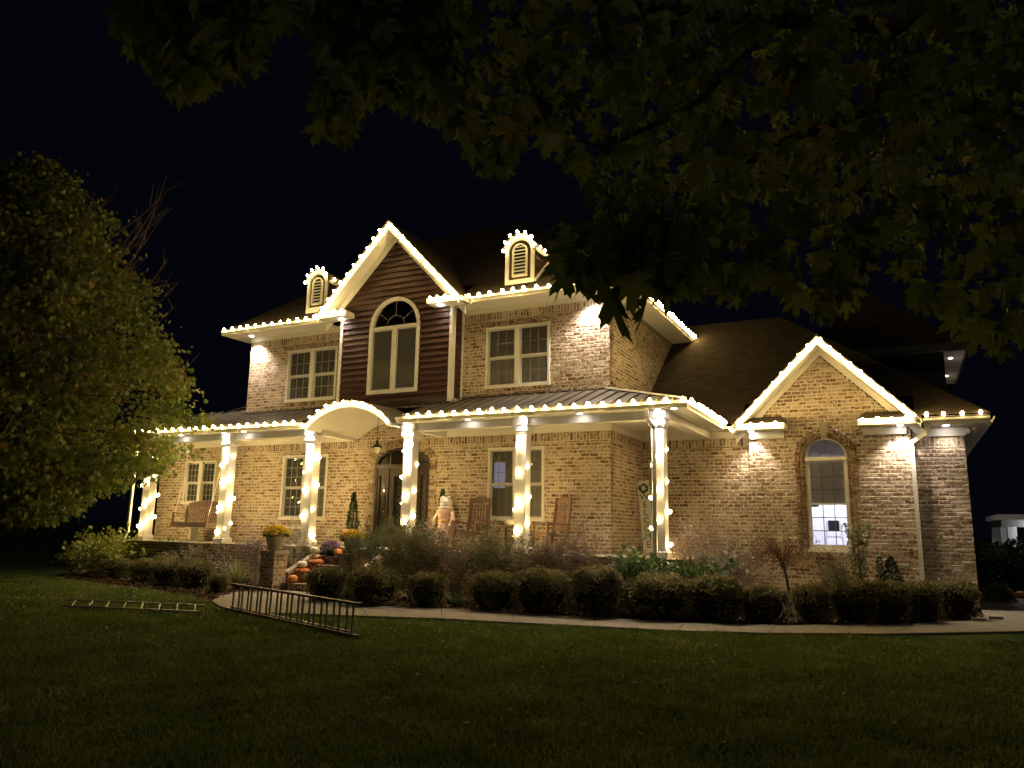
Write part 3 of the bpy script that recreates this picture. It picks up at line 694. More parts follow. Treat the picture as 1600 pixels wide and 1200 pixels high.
m.build('window_sill_bricks', M_BRICK, house, kind='stuff')
FY = YG+.075
m = MB(); n = 20; o_ = arc(cx, hw, zs+.02, hw, n); i_ = arc(cx, hw-.045, zs+.02, hw-.045, n)
for i in range(n): m.prism([(o_[i][0], FY, o_[i][1]), (o_[i+1][0], FY, o_[i+1][1]), (i_[i+1][0], FY, i_[i+1][1]), (i_[i][0], FY, i_[i][1])], (0, .07, 0))
m.box(cx-hw, cx-hw+.05, FY, FY+.07, z0, zs-.06); m.box(cx+hw-.05, cx+hw, FY, FY+.07, z0, zs-.06); m.box(cx-hw+.05, cx+hw-.05, FY, FY+.07, z0, z0+.05)
m.box(cx-hw-.01, cx+hw+.01, FY-.03, FY+.07, zs-.06, zs+.02); m.box(cx-hw-.02, cx+hw+.02, FY-.07, FY+.07, z0-.065, z0)
lw = m.build('arched_window', M_CREAM, house)
s = MB(); sx0, sx1 = cx-hw+.05, cx+hw-.05; zt = zs-.06
s.box(sx0, sx0+.03, FY+.02, FY+.05, z0+.05, zt); s.box(sx1-.03, sx1, FY+.02, FY+.05, z0+.05, zt); s.box(sx0+.03, sx1-.03, FY+.02, FY+.05, z0+.05, z0+.085); s.box(sx0+.03, sx1-.03, FY+.02, FY+.05, zt-.03, zt)
s.box(sx0+.03, sx1-.03, FY+.02, FY+.05, z0+.925, z0+.965); s.build('sash', M_WHITE, lw)
m = MB()
for i in (1, 2): xx = sx0+.03+(sx1-sx0-.06)*i/3; m.box(xx-.009, xx+.009, FY+.03, FY+.038, z0+.085, zt-.03)
for zz in (z0+.375, z0+.655, z0+1.25, z0+1.53): m.box(sx0+.03, sx1-.03, FY+.0305, FY+.0375, zz-.009, zz+.009)
for a_ in (45, 90, 135):
    t = math.radians(a_); m.tube([(cx+.13*math.cos(t), FY+.035, zs+.02+.13*math.sin(t)), (cx+(hw-.05)*math.cos(t), FY+.035, zs+.02+(hw-.05)*math.sin(t))], .008, 4)
m.tube([(cx+.13*math.cos(math.pi*i/12), FY+.035, zs+.02+.13*math.sin(math.pi*i/12)) for i in range(13)], .008, 4)
m.build('muntins', mat('dark_muntin', (.11, .10, .10), .5), lw)
MB().box(sx0+.02, sx1-.02, FY+.04, FY+.044, z0+.07, zt-.02).build('pane', M_GLASS, lw)
MB().prism([(x_, FY+.04, z_) for x_, z_ in arc(cx, hw-.04, zs+.02, hw-.04, 20)], (0, .004, 0)).build('pane', M_GLASS, lw)
MB().box(sx0, sx1, FY+.10, FY+.104, z0+.955, zt).build('roller_shade', leaf_mat('taupe_roller_shade', [(0, (.50, .44, .36)), (1, (.54, .48, .39))], .22), lw)
MB().prism([(x_, FY+.10, z_) for x_, z_ in arc(cx, hw-.02, zs+.03, hw-.03, 20)], (0, .003, 0)).build('arch_shade', leaf_mat('lavender_shade', [(0, (.44, .43, .47)), (1, (.47, .46, .50))], .30), lw)
m = MB(); m.box(sx0, sx1, FY+.095, FY+.112, z0+.93, z0+.955); m.box(sx0+.02, sx0+.17, FY+.1, FY+.12, z0+.885, z0+.93); m.build('shade_rail', mat('shade_rail', (.28, .24, .2), .6), lw)
# the room behind it
M_ROOM = mat('white_room_paint', (.75, .75, .78), .8)
part('lit_room', M_ROOM, (-2.7, -.2, 20.6, 20.65, .4, 3.9), (-2.75, -2.7, YG+.22, 20.65, .4, 3.9), (-.2, -.15, YG+.22, 20.65, .4, 3.9), (-2.7, -.2, YG+.22, 20.6, 3.85, 3.9), (-2.7, -.2, YG+.22, 20.6, .4, .45),
     (-2.7, cx-hw-.05, YG+.215, YG+.22, .4, 3.9), (cx+hw+.05, -.2, YG+.215, YG+.22, .4, 3.9))
rl = bpy.data.lights.new('room_lamp', 'POINT'); rl.energy = 90; rl.color = (.86, .86, 1); rl.shadow_soft_size = .25
ro = bpy.data.objects.new('room_lamp', rl); col.objects.link(ro); ro.location = (-1.2, 19.6, 2.6); ro.parent = house
M_CHAIRB = mat('black_mesh', (.02, .02, .022), .6); M_CHAIRG = mat('grey_chair_frame', (.45, .45, .48), .5)
ch = thing('office_chair', 'office chair with square black back inside the lit arched window', 'chair', (-1.27, 19.2, .45)); CHAIR = ch
part('backrest', M_CHAIRB, (-1.42, -1.18, 19.2, 19.23, 1.50, 1.75), parent=ch, bev=.03)
m = MB(); m.box(-1.52, -1.08, 18.85, 19.2, .98, 1.06); m.build('seat', M_CHAIRG, ch)
m = MB(); m.tube([(-1.50, 19.2, 1.0), (-1.47, 19.22, 1.35), (-1.44, 19.22, 1.72)], .018); m.tube([(-1.10, 19.2, 1.0), (-1.13, 19.22, 1.35), (-1.16, 19.22, 1.72)], .018); m.tube([(-1.5, 19.19, 1.38), (-1.1, 19.19, 1.38)], .02); m.build('frame', M_WHITE, ch)
m = MB(); m.tube([(-1.3, 19.05, .5), (-1.3, 19.05, .98)], .03)
for i in range(5): t = i*1.256; m.tube([(-1.3, 19.05, .56), (-1.3+.28*math.cos(t), 19.05+.28*math.sin(t), .48)], .018)
m.build('base', M_CHAIRB, ch); ch.location.x -= .19
# ---- bump-out bay with siding boards
BX0, BX1, BY = -12.83, -9.40, 15.2
WA = dict(cx=-11.11, hw=.765, zs=6.36, z0=4.66)      # arched bay window, outer trim size
BZ0 = 4.36
part('bay_core', M_DARKTRIM, (BX0+.05, WA['cx']-WA['hw'], BY+.03, YM+.2, BZ0, 6.85), (WA['cx']+WA['hw'], BX1-.05, BY+.03, YM+.2, BZ0, 6.85), (WA['cx']-WA['hw'], WA['cx']+WA['hw'], BY+.03, YM+.2, BZ0, WA['z0']))
m = MB(); m.prism([(BX0+.05, BY+.03, 6.85), (BX1-.05, BY+.03, 6.85), (-11.13, BY+.03, 8.72)], (0, .04, 0)); m.build('gable_core', M_DARKTRIM, house)
def siding_iv(z):
    a, b = BX0+.09, BX1-.09
    if z > 6.8: w_ = (8.62-z)/1.02; a, b = max(a, -11.13-w_), min(b, -11.13+w_)
    cx, hw, zs = WA['cx'], WA['hw']-.02, WA['zs']; hs = []
    if WA['z0'] < z <= zs: hs = [(cx-hw, cx+hw)]
    elif zs < z < zs+hw: w_ = math.sqrt(hw*hw-(z-zs)**2); hs = [(cx-w_, cx+w_)]
    return minus([(a, b)], hs)
z = BZ0+.10; EXPO = .152
while z < 8.55:
    iv0 = siding_iv(z+.01); iv1 = siding_iv(z+EXPO-.005)
    if len(iv1) == 1 and len(iv0) == 2: iv1 = [(iv1[0][0], WA['cx']), (WA['cx'], iv1[0][1])]
    if len(iv0) == 1 and len(iv1) == 2: iv0 = [(iv0[0][0], WA['cx']), (WA['cx'], iv0[0][1])]
    for (a, b), (a2, b2) in zip(iv0, iv1):
        if b-a < .04: continue
        zt = z+EXPO+.01
        if b2-a2 < .02: a2 = b2 = (a+b)/2; a2 -= .01; b2 += .01
        MB().add([(a, BY-.036, z), (b, BY-.036, z), (b2, BY+.008, zt), (a2, BY+.008, zt), (a, BY+.02, z), (b, BY+.02, z), (b2, BY+.026, zt), (a2, BY+.026, zt)],
                 [(0, 1, 2, 3), (7, 6, 5, 4), (4, 5, 1, 0), (3, 2, 6, 7), (1, 5, 6, 2), (4, 0, 3, 7)]).build('siding_board', M_SIDING, house)
    z += EXPO
# right side of the bay
z = BZ0+.10
while z < 6.75:
    MB().add([(BX1+.012, BY+.10, z), (BX1+.012, YM-.09, z), (BX1-.012, YM-.09, z+EXPO+.01), (BX1-.012, BY+.10, z+EXPO+.01), (BX1-.04, BY+.10, z), (BX1-.04, YM-.09, z), (BX1-.05, YM-.09, z+EXPO), (BX1-.05, BY+.10, z+EXPO)],
             [(0, 1, 2, 3), (7, 6, 5, 4), (4, 5, 1, 0), (3, 2, 6, 7), (1, 5, 6, 2), (4, 0, 3, 7)]).build('siding_board', M_SIDING, house)
    z += EXPO
part('corner_board', M_WHITE, (BX0, BX0+.09, BY-.022, BY+.05, BZ0, 6.75)); part('corner_board', M_WHITE, (BX1-.09, BX1, BY-.022, BY+.05, BZ0, 6.75))
part('corner_board', M_WHITE, (BX1-.05, BX1+.022, BY+.052, BY+.10, BZ0+.08, 6.75)); part('corner_board', M_WHITE, (BX1-.05, BX1+.022, YM-.09, YM-.001, BZ0, 6.75)); part('corner_board', M_WHITE, (BX1-.05, BX1+.021, BY+.10, YM-.09, BZ0, BZ0+.1))
part('skirt_board', M_DARKTRIM, (BX0+.09, BX1-.09, BY-.02, BY+.03, BZ0-.05, BZ0+.10))
# bay window
cx, hw, zs, z0 = WA['cx'], WA['hw'], WA['zs'], WA['z0']
m = MB(); n = 24; t = .09; o_ = arc(cx, hw, zs, hw, n); i_ = arc(cx, hw-t, zs, hw-t, n); y_ = BY-.035
for i in range(n): m.prism([(o_[i][0], y_, o_[i][1]), (o_[i+1][0], y_, o_[i+1][1]), (i_[i+1][0], y_, i_[i+1][1]), (i_[i][0], y_, i_[i][1])], (0, .09, 0))
m.box(cx-hw, cx-hw+t, y_, y_+.09, z0, zs); m.box(cx+hw-t, cx+hw, y_, y_+.09, z0, zs); m.box(cx-hw+t, cx+hw-t, y_, y_+.09, z0, z0+t)
m.box(cx-hw+t, cx+hw-t, y_+.02, y_+.09, zs-.05, zs+.03); m.box(cx-.055, cx+.055, y_+.015, y_+.09, z0+t, zs-.05)
bw = m.build('bay_window', M_CREAM, house)
s = MB()
for a, b in ((cx-hw+t, cx-.055), (cx+.055, cx+hw-t)):
    za, zb = z0+t, zs-.05; s.box(a, a+.03, BY, BY+.04, za, zb); s.box(b-.03, b, BY, BY+.04, za, zb); s.box(a+.03, b-.03, BY, BY+.04, za, za+.03); s.box(a+.03, b-.03, BY, BY+.04, zb-.03, zb)
s.build('sash', M_WHITE, bw)
m = MB()
for a_ in (35, 90, 145): q = math.radians(a_); m.tube([(cx+.27*math.cos(q), BY+.02, zs+.03+.27*math.sin(q)), (cx+(hw-t)*math.cos(q), BY+.02, zs+.03+(hw-t)*math.sin(q))], .006, 4)
m.tube([(cx+.27*math.cos(math.pi*i/12), BY+.02, zs+.03+.27*math.sin(math.pi*i/12)) for i in range(13)], .006, 4); m.build('muntins', M_MUNTIN, bw)
MB().box(cx-hw+t, cx-.05, BY+.02, BY+.024, z0+t, zs-.05).build('pane', M_GLASS, bw); MB().box(cx+.05, cx+hw-t, BY+.02, BY+.024, z0+t, zs-.05).build('pane', M_GLASS, bw)
MB().box(cx-hw+t, cx+hw-t, BY-.012, BY-.010, z0+t, zs-.05).build('insect_screen', M_SCREEN, bw)
MB().prism([(x_, BY+.03, z_) for x_, z_ in arc(cx, hw-t, zs+.03, hw-t, 20)], (0, .004, 0)).build('pane', M_GLASS, bw)
part('curtain', mat('drawn_curtain', (.24, .235, .20), .9), (cx-hw+.05, cx+hw-.05, BY+.075, BY+.085, z0+.05, zs+.5), parent=bw)
# ---- main gable: rakes, soffit, roof, cornice returns
GX, GY0, GT = -11.16, 14.8, 9.02      # apex position, front of the fascia
SL = 1.03; HWG = 2.13
def rake(cx, y0, zt, hw, slope, depth, parent, roofback, fasc=.16, backz=None):
    for s_ in (-1, 1):
        a = Vector((cx, y0, zt)); b = Vector((cx+s_*hw, y0, zt-slope*hw)); dn = Vector((0, 0, -fasc*1.35))
        MB().prism([a, b, b+dn*.9, a+dn], (0, .03, 0)).build('rake_fascia', M_CREAM, parent)
        a2, b2 = a+dn+Vector((0, .031, .03)), b+dn*.9+Vector((0, .031, .03))
        MB().prism([a2, b2, b2+Vector((0, depth-.032, 0)), a2+Vector((0, depth-.032, 0))], (0, 0, .02)).build('rake_soffit', M_SOFFIT, parent)
        MB().prism([a+dn+Vector((0, depth-.03, .028)), b+dn+Vector((0, depth-.03, .028)), b+dn*2.0+Vector((0, depth-.03, .028)), a+dn*2.0+Vector((0, depth-.03, .028))], (0, .025, 0)).build('rake_frieze', M_CREAM, parent)
        r0, r1 = a+Vector((0, -.03, .004)), b+Vector((s_*.04, -.03, .004-slope*.04))
        MB().prism([r0, r1, r1+Vector((0, roofback, 0)), r0+Vector((0, roofback, 0))], (0, 0, .03)).build('gable_roof', M_SHINGLE, parent)
rake(GX, GY0, GT, HWG, SL, .38, house, 3.4)
EZ = 6.70          # soffit height of the upper eaves
def cornice_return(x0, x1, y0, z, d, parent, cap=.16):
    part('cornice_return', M_CREAM, (x0, x1, y0, y0+d, z, z+.13), parent=parent)
    m = MB(); m.add([(x0, y0-.02, z+.135), (x1, y0-.02, z+.135), (x1, y0+d, z+.135), (x0, y0+d, z+.135), (x0+.12, y0+d, z+.135+cap), (x1-.12, y0+d, z+.135+cap)], [(0, 1, 2, 3), (0, 4, 5, 1), (1, 5, 2), (0, 3, 4), (2, 5, 4, 3)])
    m.build('return_roof', M_SHINGLE, parent)
cornice_return(-13.24, -12.38, GY0, EZ+.0, .375, house); cornice_return(-9.92, -9.08, GY0, EZ+.0, .375, house)
# upper eaves: soffit + gutter
part('upper_soffit', M_SOFFIT, (-17.0, -12.86, 15.16, YM-.0, EZ-.02, EZ+.02)); part('upper_soffit', M_SOFFIT, (-9.36, -5.1, 15.16, YM, EZ-.02, EZ+.02)); part('upper_soffit', M_SOFFIT, (-5.59, -5.1, YM+.002, 24, EZ-.02, EZ+.02)); part('upper_soffit', M_SOFFIT, (-17.0, -16.52, YM+.002, 24, EZ-.02, EZ+.02))
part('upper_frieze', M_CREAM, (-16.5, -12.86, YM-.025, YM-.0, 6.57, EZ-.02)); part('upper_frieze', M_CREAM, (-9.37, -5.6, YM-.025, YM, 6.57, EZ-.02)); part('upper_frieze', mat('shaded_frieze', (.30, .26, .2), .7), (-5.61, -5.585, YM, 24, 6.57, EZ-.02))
gutter((-17.05, 15.16, EZ-.01), (-13.26, 15.16, EZ-.01), (0, -1, 0)); gutter((-8.86, 15.16, EZ-.01), (-5.0, 15.16, EZ-.01), (0, -1, 0)); gutter((-5.1, 15.16, EZ-.01), (-5.1, 21.1, EZ-.01), (1, 0, 0))
gutter((-8.98, 14.82, EZ-.01), (-8.98, 15.16, EZ-.01), (1, 0, 0))
part('bay_soffit', M_SOFFIT, (-13.24, -12.83, GY0+.376, 15.5, EZ-.02, EZ+.02)); part('bay_soffit', M_SOFFIT, (-9.40, -8.98, GY0+.376, 15.158, EZ-.02, EZ+.02))
# main hip roof
X0, X1, Y0, Y1, RZ0, RS = -17.1, -5.0, 15.08, 24.2, 6.80, .84
hd = (Y1-Y0)/2; rz = RZ0+RS*hd; xa, xb = X0+hd, X1-hd; ym = Y0+hd
zr = lambda y: RZ0+RS*(y-Y0)
n0, n1, yn = GX-2.0, GX+2.0, 15.75
MB().add([(X0, Y0, RZ0), (n0, Y0, RZ0), (n0, yn, zr(yn)), (n1, yn, zr(yn)), (n1, Y0, RZ0), (X1, Y0, RZ0), (X1, Y1, RZ0), (X0, Y1, RZ0), (xa, ym, rz), (xb, ym, rz)],
         [(0, 1, 2, 8), (2, 3, 9, 8), (3, 4, 5, 9), (5, 6, 9), (6, 7, 8, 9), (7, 0, 8)]).build('main_roof', M_SHINGLE, house)
# wing roof: slope facing front from the recessed eave, hip on the right
def wz(y): return 3.84+(y-17.42)*.81
WX1 = 1.62; WYB = 26.2; wm = 21.8
w0, w1, yn = -3.15, .30, 18.06
zb_ = wz(17.42); xr = WX1-(wm-17.42)
MB().add([(-6.2, 17.42, zb_), (w0, 17.42, zb_), (w0, yn, wz(yn)), (w1, yn, wz(yn)), (w1, 17.42, zb_), (WX1, 17.42, zb_), (WX1, WYB, zb_), (-6.2, WYB, zb_), (-6.2, wm, wz(wm)), (xr, wm, wz(wm))],
         [(0, 1, 2, 8), (2, 3, 9, 8), (3, 4, 5, 9), (5, 6, 9), (6, 7, 8, 9), (7, 0, 8)]).build('wing_roof', M_SHINGLE, house)
part('wing_soffit', M_SOFFIT, (-3.93, -3.07, 17.45, YR-.05, 3.735, 3.765), (-3.578, -3.3, 17.36, 17.45, 3.735, 3.765))
part('wing_soffit', M_SOFFIT, (.46, 1.57, 17.48, YS, 3.655, 3.69)); part('wing_soffit', M_SOFFIT, (1.172, 1.57, YS+.002, 26, 3.655, 3.69)); gutter((.44, 17.50, 3.65), (1.60, 17.50, 3.65), (0, -1, 0)); gutter((1.57, 17.5, 3.65), (1.57, 26, 3.65), (1, 0, 0))
part('wing_frieze', M_WHITE, (.23, 1.14, YS-.03, YS, 3.46, 3.65)); part('wing_frieze', M_WHITE, (1.14, 1.20, YS-.03, 26, 3.46, 3.65))
# right gable
rake(-1.47, 17.35, 5.66, 1.86, 1.02, .49, house, 3.6, fasc=.13)
cornice_return(-3.33, -2.22, 17.35, 3.68, .49, house, cap=.2); cornice_return(-.76, .42, 17.35, 3.68, .49, house, cap=.2)
part('pier_frieze', M_WHITE, (-3.05, -2.30, YG-.05, YG-.014, 3.52, 3.68)); part('pier_frieze', M_WHITE, (-.70, .13, YG-.05, YG-.014, 3.52, 3.68))
part('return_soffit', M_SOFFIT, (-3.33, -3.06, 17.84, 17.99, 3.68, 3.72)); part('return_soffit', M_SOFFIT, (.2, .42, 17.842, 17.99, 3.66, 3.70))
# ---- dormers with arched louvred vents
def dormer(cx, w, zb, zt):
    Y = 15.52; hw = w/2; R_ = hw; zs = zt-R_*.95
    d_ = MB(); n = 14; face = arc(cx, hw, zs, R_*.95, n)
    poly = [(cx-hw, Y, zb)]+[(x_, Y, z_) for x_, z_ in face]+[(cx+hw, Y, zb)]
    back = Y+1.9
    d_.prism(poly, (0, 1.9, 0)); dm = d_.build('dormer', M_SIDING, house)
    m = MB(); inn = arc(cx, hw-.075, zs, R_*.95-.09, n); ou = arc(cx, hw+.035, zs, R_*.95+.035, n)
    for i in range(n): m.prism([(ou[i][0], Y-.07, ou[i][1]), (ou[i+1][0], Y-.07, ou[i+1][1]), (inn[i+1][0], Y-.07, inn[i+1][1]), (inn[i][0], Y-.07, inn[i][1])], (0, .069, 0))
    m.box(cx-hw-.01, cx-hw+.075, Y-.05, Y-.001, zb-.05, zs); m.box(cx+hw-.075, cx+hw+.01, Y-.05, Y-.001, zb-.05, zs); m.box(cx-hw+.075, cx+hw-.075, Y-.05, Y-.001, zb-.05, zb+.1)
    m.build('dormer_trim', M_CREAM, dm)
    m = MB()
    for i in range(n): m.prism([(ou[i][0], Y-.06, ou[i][1]+.002), (ou[i+1][0], Y-.06, ou[i+1][1]+.002), (ou[i+1][0], back, ou[i+1][1]+.002), (ou[i][0], back, ou[i][1]+.002)], (0, 0, .02))
    m.build('dormer_roof', M_SHINGLE, dm)
    m = MB()      # sloped trim boards and siding lines on the right cheek
    slope_z = lambda y: RZ0+RS*(y-Y0)
    for k in range(5):
        zz = zb+.12+k*.15; ye = min(back, Y0+(zz-RZ0)/RS)
        if ye > Y+.1: m.box(cx+hw+.001, cx+hw+.02, Y, ye, zz, zz+.1)
    m.build('cheek_siding', M_SIDING, dm)
    MB().beam((cx+hw+.03, Y-.03, zb+.02), (cx+hw+.03, Y+1.35, zb+.02+1.38*RS), .05, .09).build('cheek_trim', M_CREAM, dm)
    MB().box(cx+hw+.002, cx+hw+.04, Y, Y+1.2, zs-.03, zs+.05).build('cheek_trim', M_CREAM, dm)
    lw_ = hw*.52; lz0, lzt = zb+.17, zt-.17; ls = lzt-lw_
    m = MB(); n2 = 12; oo, ii = arc(cx, lw_, ls, lw_, n2), arc(cx, lw_-.035, ls, lw_-.035, n2)
    for i in range(n2): m.prism([(oo[i][0], Y-.06, oo[i][1]), (oo[i+1][0], Y-.06, oo[i+1][1]), (ii[i+1][0], Y-.06, ii[i+1][1]), (ii[i][0], Y-.06, ii[i][1])], (0, .059, 0))
    m.box(cx-lw_, cx-lw_+.035, Y-.06, Y-.001, lz0, ls); m.box(cx+lw_-.035, cx+lw_, Y-.06, Y-.001, lz0, ls); m.box(cx-lw_+.035, cx+lw_-.035, Y-.06, Y-.001, lz0, lz0+.04)
    v = m.build('louvre_vent', M_CREAM, dm)
    MB().prism([(cx-lw_+.01, Y-.006, lz0)]+[(x_, Y-.006, z_) for x_, z_ in arc(cx, lw_-.01, ls, lw_-.01, 12)]+[(cx+lw_-.01, Y-.006, lz0)], (0, .004, 0)).build('louvre_back', M_BLACK, v)
    m = MB(); z = lz0+.06
    while z < lzt-.05:
        ww = lw_-.03 if z < ls else math.sqrt(max(0, (lw_-.03)**2-(z-ls)**2))
        if ww > .03: m.obox((cx, Y-.028, z), (2*ww, 0, 0), (0, .05, .045), (0, -.006, .007))
        z += .085
    m.build('louvre_slats', M_CREAM, v, kind='stuff')
    return cx, hw, zs, R_*.95
D1 = dormer(-13.98, .68, 7.18, 8.30); D2 = dormer(-7.78, .74, 7.14, 8.30)
# ---- downspouts
def spout(pts, w=.035, label=None):
    m = MB()
    for a, b in zip(pts[:-1], pts[1:]): m.beam(a, b, w*2, w*1.5, up=(0, 1, 0.01))
    o = m.build('downspout', M_CREAM, house)
    if label: o['label'] = label
    return o
spout([(-4.24, 13.88, 3.72), (-4.24, 13.90, 3.55), (-4.20, 14.15, 3.42), (-4.18, 14.17, 3.38), (-4.18, 14.12, FL), (-4.19, 14.08, .05)])
spout([(.52, 17.44, 3.67), (.52, 17.46, 3.55), (.50, 17.5, 3.50), (.22, 17.78, 3.34), (.21, 17.80, 3.28), (.21, 17.80, .05)], .04)
spout([(-18.98, 13.9, 3.7), (-18.9, 14.15, 3.5), (-18.9, 14.15, 1.15), (-19.05, 14.1, .9), (-19.05, 14.1, .05)])
# ---- recessed soffit lamps: visible lens ring plus a lamp
def soffit_lamp(x, y, z, power=1.0, angle=95, blend=.7, dim=1):
    m = MB(); m.lathe([(.0, -.004), (.055, -.004), (.055, -.001)], (x, y, z), 14); o = m.build('soffit_light', M_LAMP, house)
    l = bpy.data.lights.new('soffit_lamp', 'SPOT'); l.energy = SPOT*power; l.color = (1, .87, .76); l.spot_size = math.radians(angle); l.spot_blend = blend; l.shadow_soft_size = .05
    q = bpy.data.objects.new('soffit_lamp', l); col.objects.link(q); q.parent = o; q.location = (x, y, z-.03)
for x, p in ((-18.6, 2.5), (-17.2, .8), (-15.6, 1.6), (-14.9, .8), (-12.80, 4.5), (-9.93, 4.5), (-8.3, .4), (-6.98, 1.3), (-5.7, 1.1), (-4.10, 4.2)): soffit_lamp(x, 14.14, 3.732, p)  # the small lamp beside the fifth column is added to brighten it
soffit_lamp(-3.78, 14.14, 3.732, .2)
soffit_lamp(-16.25, 15.43, EZ-.022, 6.5, 115); soffit_lamp(-12.72, 15.08, EZ-.022, .5, 80); soffit_lamp(-5.95, 15.43, EZ-.022, 7, 115)
soffit_lamp(-9.65, 15.0, EZ-.022, .12, 80)
soffit_lamp(-2.98, 17.66, 3.678, 1.9, 100); soffit_lamp(.02, 17.62, 3.678, 3.4, 105)
soffit_lamp(.85, 17.74, 3.653, .5, 120)
# twin flood lights under the right corner soffit (switched off)
m = MB(); m.tube([(1.30, 17.95, 3.65), (1.30, 17.95, 3.60)], .035, 10); fl = m.build('floodlight', M_WHITE, house)
for s_ in (-1, 1):
    MB().tube([(1.30+.02*s_, 17.94, 3.61), (1.30+.06*s_, 17.88, 3.57), (1.30+.09*s_, 17.80, 3.53)], [.02, .05, .062], 10).build('lamp_head', M_WHITE, fl)
# ---- rear garage volume with a lit high soffit
part('rear_wall', M_DARKTRIM, (-3.0, 1.3, 25.0, 34, 3, 6.7)); part('rear_soffit', M_SOFFIT, (1.302, 1.85, 24.9, 30.5, 6.70, 6.74), (-3.0, 1.302, 24.6, 24.998, 6.70, 6.74))
part('rear_fascia', mat('grey_fascia', (.09, .09, .085), .6), (1.85, 1.9, 24.55, 30.5, 6.68, 6.88), (-3.0, 1.85, 24.55, 24.6, 6.68, 6.88))
MB().add([(-3, 24.6, 6.885), (1.9, 24.6, 6.885), (1.9, 34, 6.885), (-3, 34, 6.885), (-.5, 24.9, 8.6), (-.5, 34, 8.6)], [(0, 1, 4), (1, 2, 5, 4), (2, 3, 5), (3, 0, 4, 5), (0, 3, 2, 1)]).build('rear_roof', M_SHINGLE, house)
for y in (25.95, 28.9): soffit_lamp(1.52, y, 6.70, 4, 120)
# ------------------------------------------------------------------ string lights
BM = MB(); BM.ball((0, 0, .045), .037, 8, 6, (1, 1, 1.3)); _bme = BM.mesh('bulb'); _bme.materials.append(M_BULB); _bme.polygons.foreach_set('use_smooth', [True]*len(_bme.polygons))
SK = MB(); SK.tube([(0, 0, -.012), (0, 0, .014)], .013, 6); 
def string(label, pts, spacing=.3, jitter=.012, up=None, group='strings of warm white lights', start=.12, scale=1.0, maxb=60):
    """a wire along pts with bulbs; pts: list of Vector"""
    pts = [Vector(p) for p in pts]; base = pts[0]
    t = thing('light_string', label, 'string lights', base, group)
    w = MB(); w.tube(pts, .005, 4)
    acc = start; pos = []; d = 0
    for a, b in zip(pts[:-1], pts[1:]):
        l = (b-a).length
        while acc <= d+l: pos.append((a+(b-a)*((acc-d)/l), (b-a).normalized())); acc += spacing*rnd.uniform(.94, 1.06)
        d += l
    for i, (p, dr) in enumerate(pos[:maxb]): w.tube([p+Vector((0, 0, -.01)), p+Vector((0, 0, .018))], .013, 5)
    w.build('wire', M_WIRE, t)
    for i, (p, dr) in enumerate(pos[:maxb]):
        o = bpy.data.objects.new('bulb', _bme); col.objects.link(o); o.parent = t
        o.location = p-base+Vector((rnd.uniform(-jitter, jitter), rnd.uniform(-jitter, jitter)*.5, rnd.uniform(0, jitter)))
        u_ = up(i) if up else Vector((rnd.uniform(-.3, .3), rnd.uniform(-.5, -.05), 1))
        o.rotation_euler = u_.to_track_quat('Z', 'Y').to_euler(); o.scale = (scale*rnd.uniform(.85, 1.12),)*3
    return t
gz = GZ+.09
string('light string along the porch gutter left of the arched entry', [(-19.0, 13.80, gz), (-12.75, 13.80, gz)])
string('light string over the curved arch of the porch entry', [(x_, 13.80, z_-.03) for x_, z_ in ARC_O], .27, start=.06, up=lambda i: Vector((0, -1, .5)))
string('light string along the porch gutter right of the arched entry', [(-9.75, 13.80, gz), (-3.45, 13.80, gz)])
string('light string on the side gutter at the right end of the porch', [(-3.43, 13.95, gz), (-3.43, 17.3, gz)], .24)
uz_ = EZ+.08
string('light string on the upper gutter left of the big gable', [(-17.0, 15.02, uz_), (-13.3, 15.02, uz_)])
string('light string on the upper gutter right of the big gable', [(-8.865, 14.85, uz_), (-8.865, 15.02, uz_), (-5.0, 15.02, uz_)], .30)
string('light string on the upper side gutter behind the maple leaves', [(-4.95, 15.2, uz_), (-4.95, 21.0, uz_)], .27)
def rk(cx, y, zt, hw, sl, s_, lab, group=None):
    string(lab, [(cx+s_*.03, y, zt-.12), (cx+s_*hw, y, zt-sl*hw-.12)] if s_ > 0 else [(cx-hw, y, zt-sl*hw-.12), (cx-.03, y, zt-.12)], .27, up=lambda i: Vector((s_*.5, -.8, .6)), start=.02)
rk(GX, GY0-.035, GT, HWG, SL, -1, 'light string up the left slope of the big dark red gable'); rk(GX, GY0-.035, GT, HWG, SL, 1, 'light string down the right slope of the big dark red gable')
rk(-1.47, 17.315, 5.66, 1.86, 1.02, -1, 'light string up the left slope of the small brick gable'); rk(-1.47, 17.315, 5.66, 1.86, 1.02, 1, 'light string down the right slope of the small brick gable')
string('short light string on the left return under the big gable', [(-13.22, 14.76, EZ+.08), (-12.40, 14.76, EZ+.08)], .22, up=lambda i: Vector((0, -1, .4)))
string('short light string on the right return under the big gable', [(-9.90, 14.76, EZ+.08), (-9.10, 14.76, EZ+.08)], .22, up=lambda i: Vector((0, -1, .4)))
string('short light string on the left return of the small brick gable', [(-3.3, 17.31, 3.76), (-2.2, 17.31, 3.76)], .27, up=lambda i: Vector((0, -1, .4)))
string('short light string on the right return of the small brick gable', [(-.78, 17.31, 3.76), (.42, 17.31, 3.76)], .27, up=lambda i: Vector((0, -1, .4)))
string('light string on the short gutter at the right end of the house', [(.46, 17.385, 3.80), (1.6, 17.385, 3.80)], .33, start=.05)
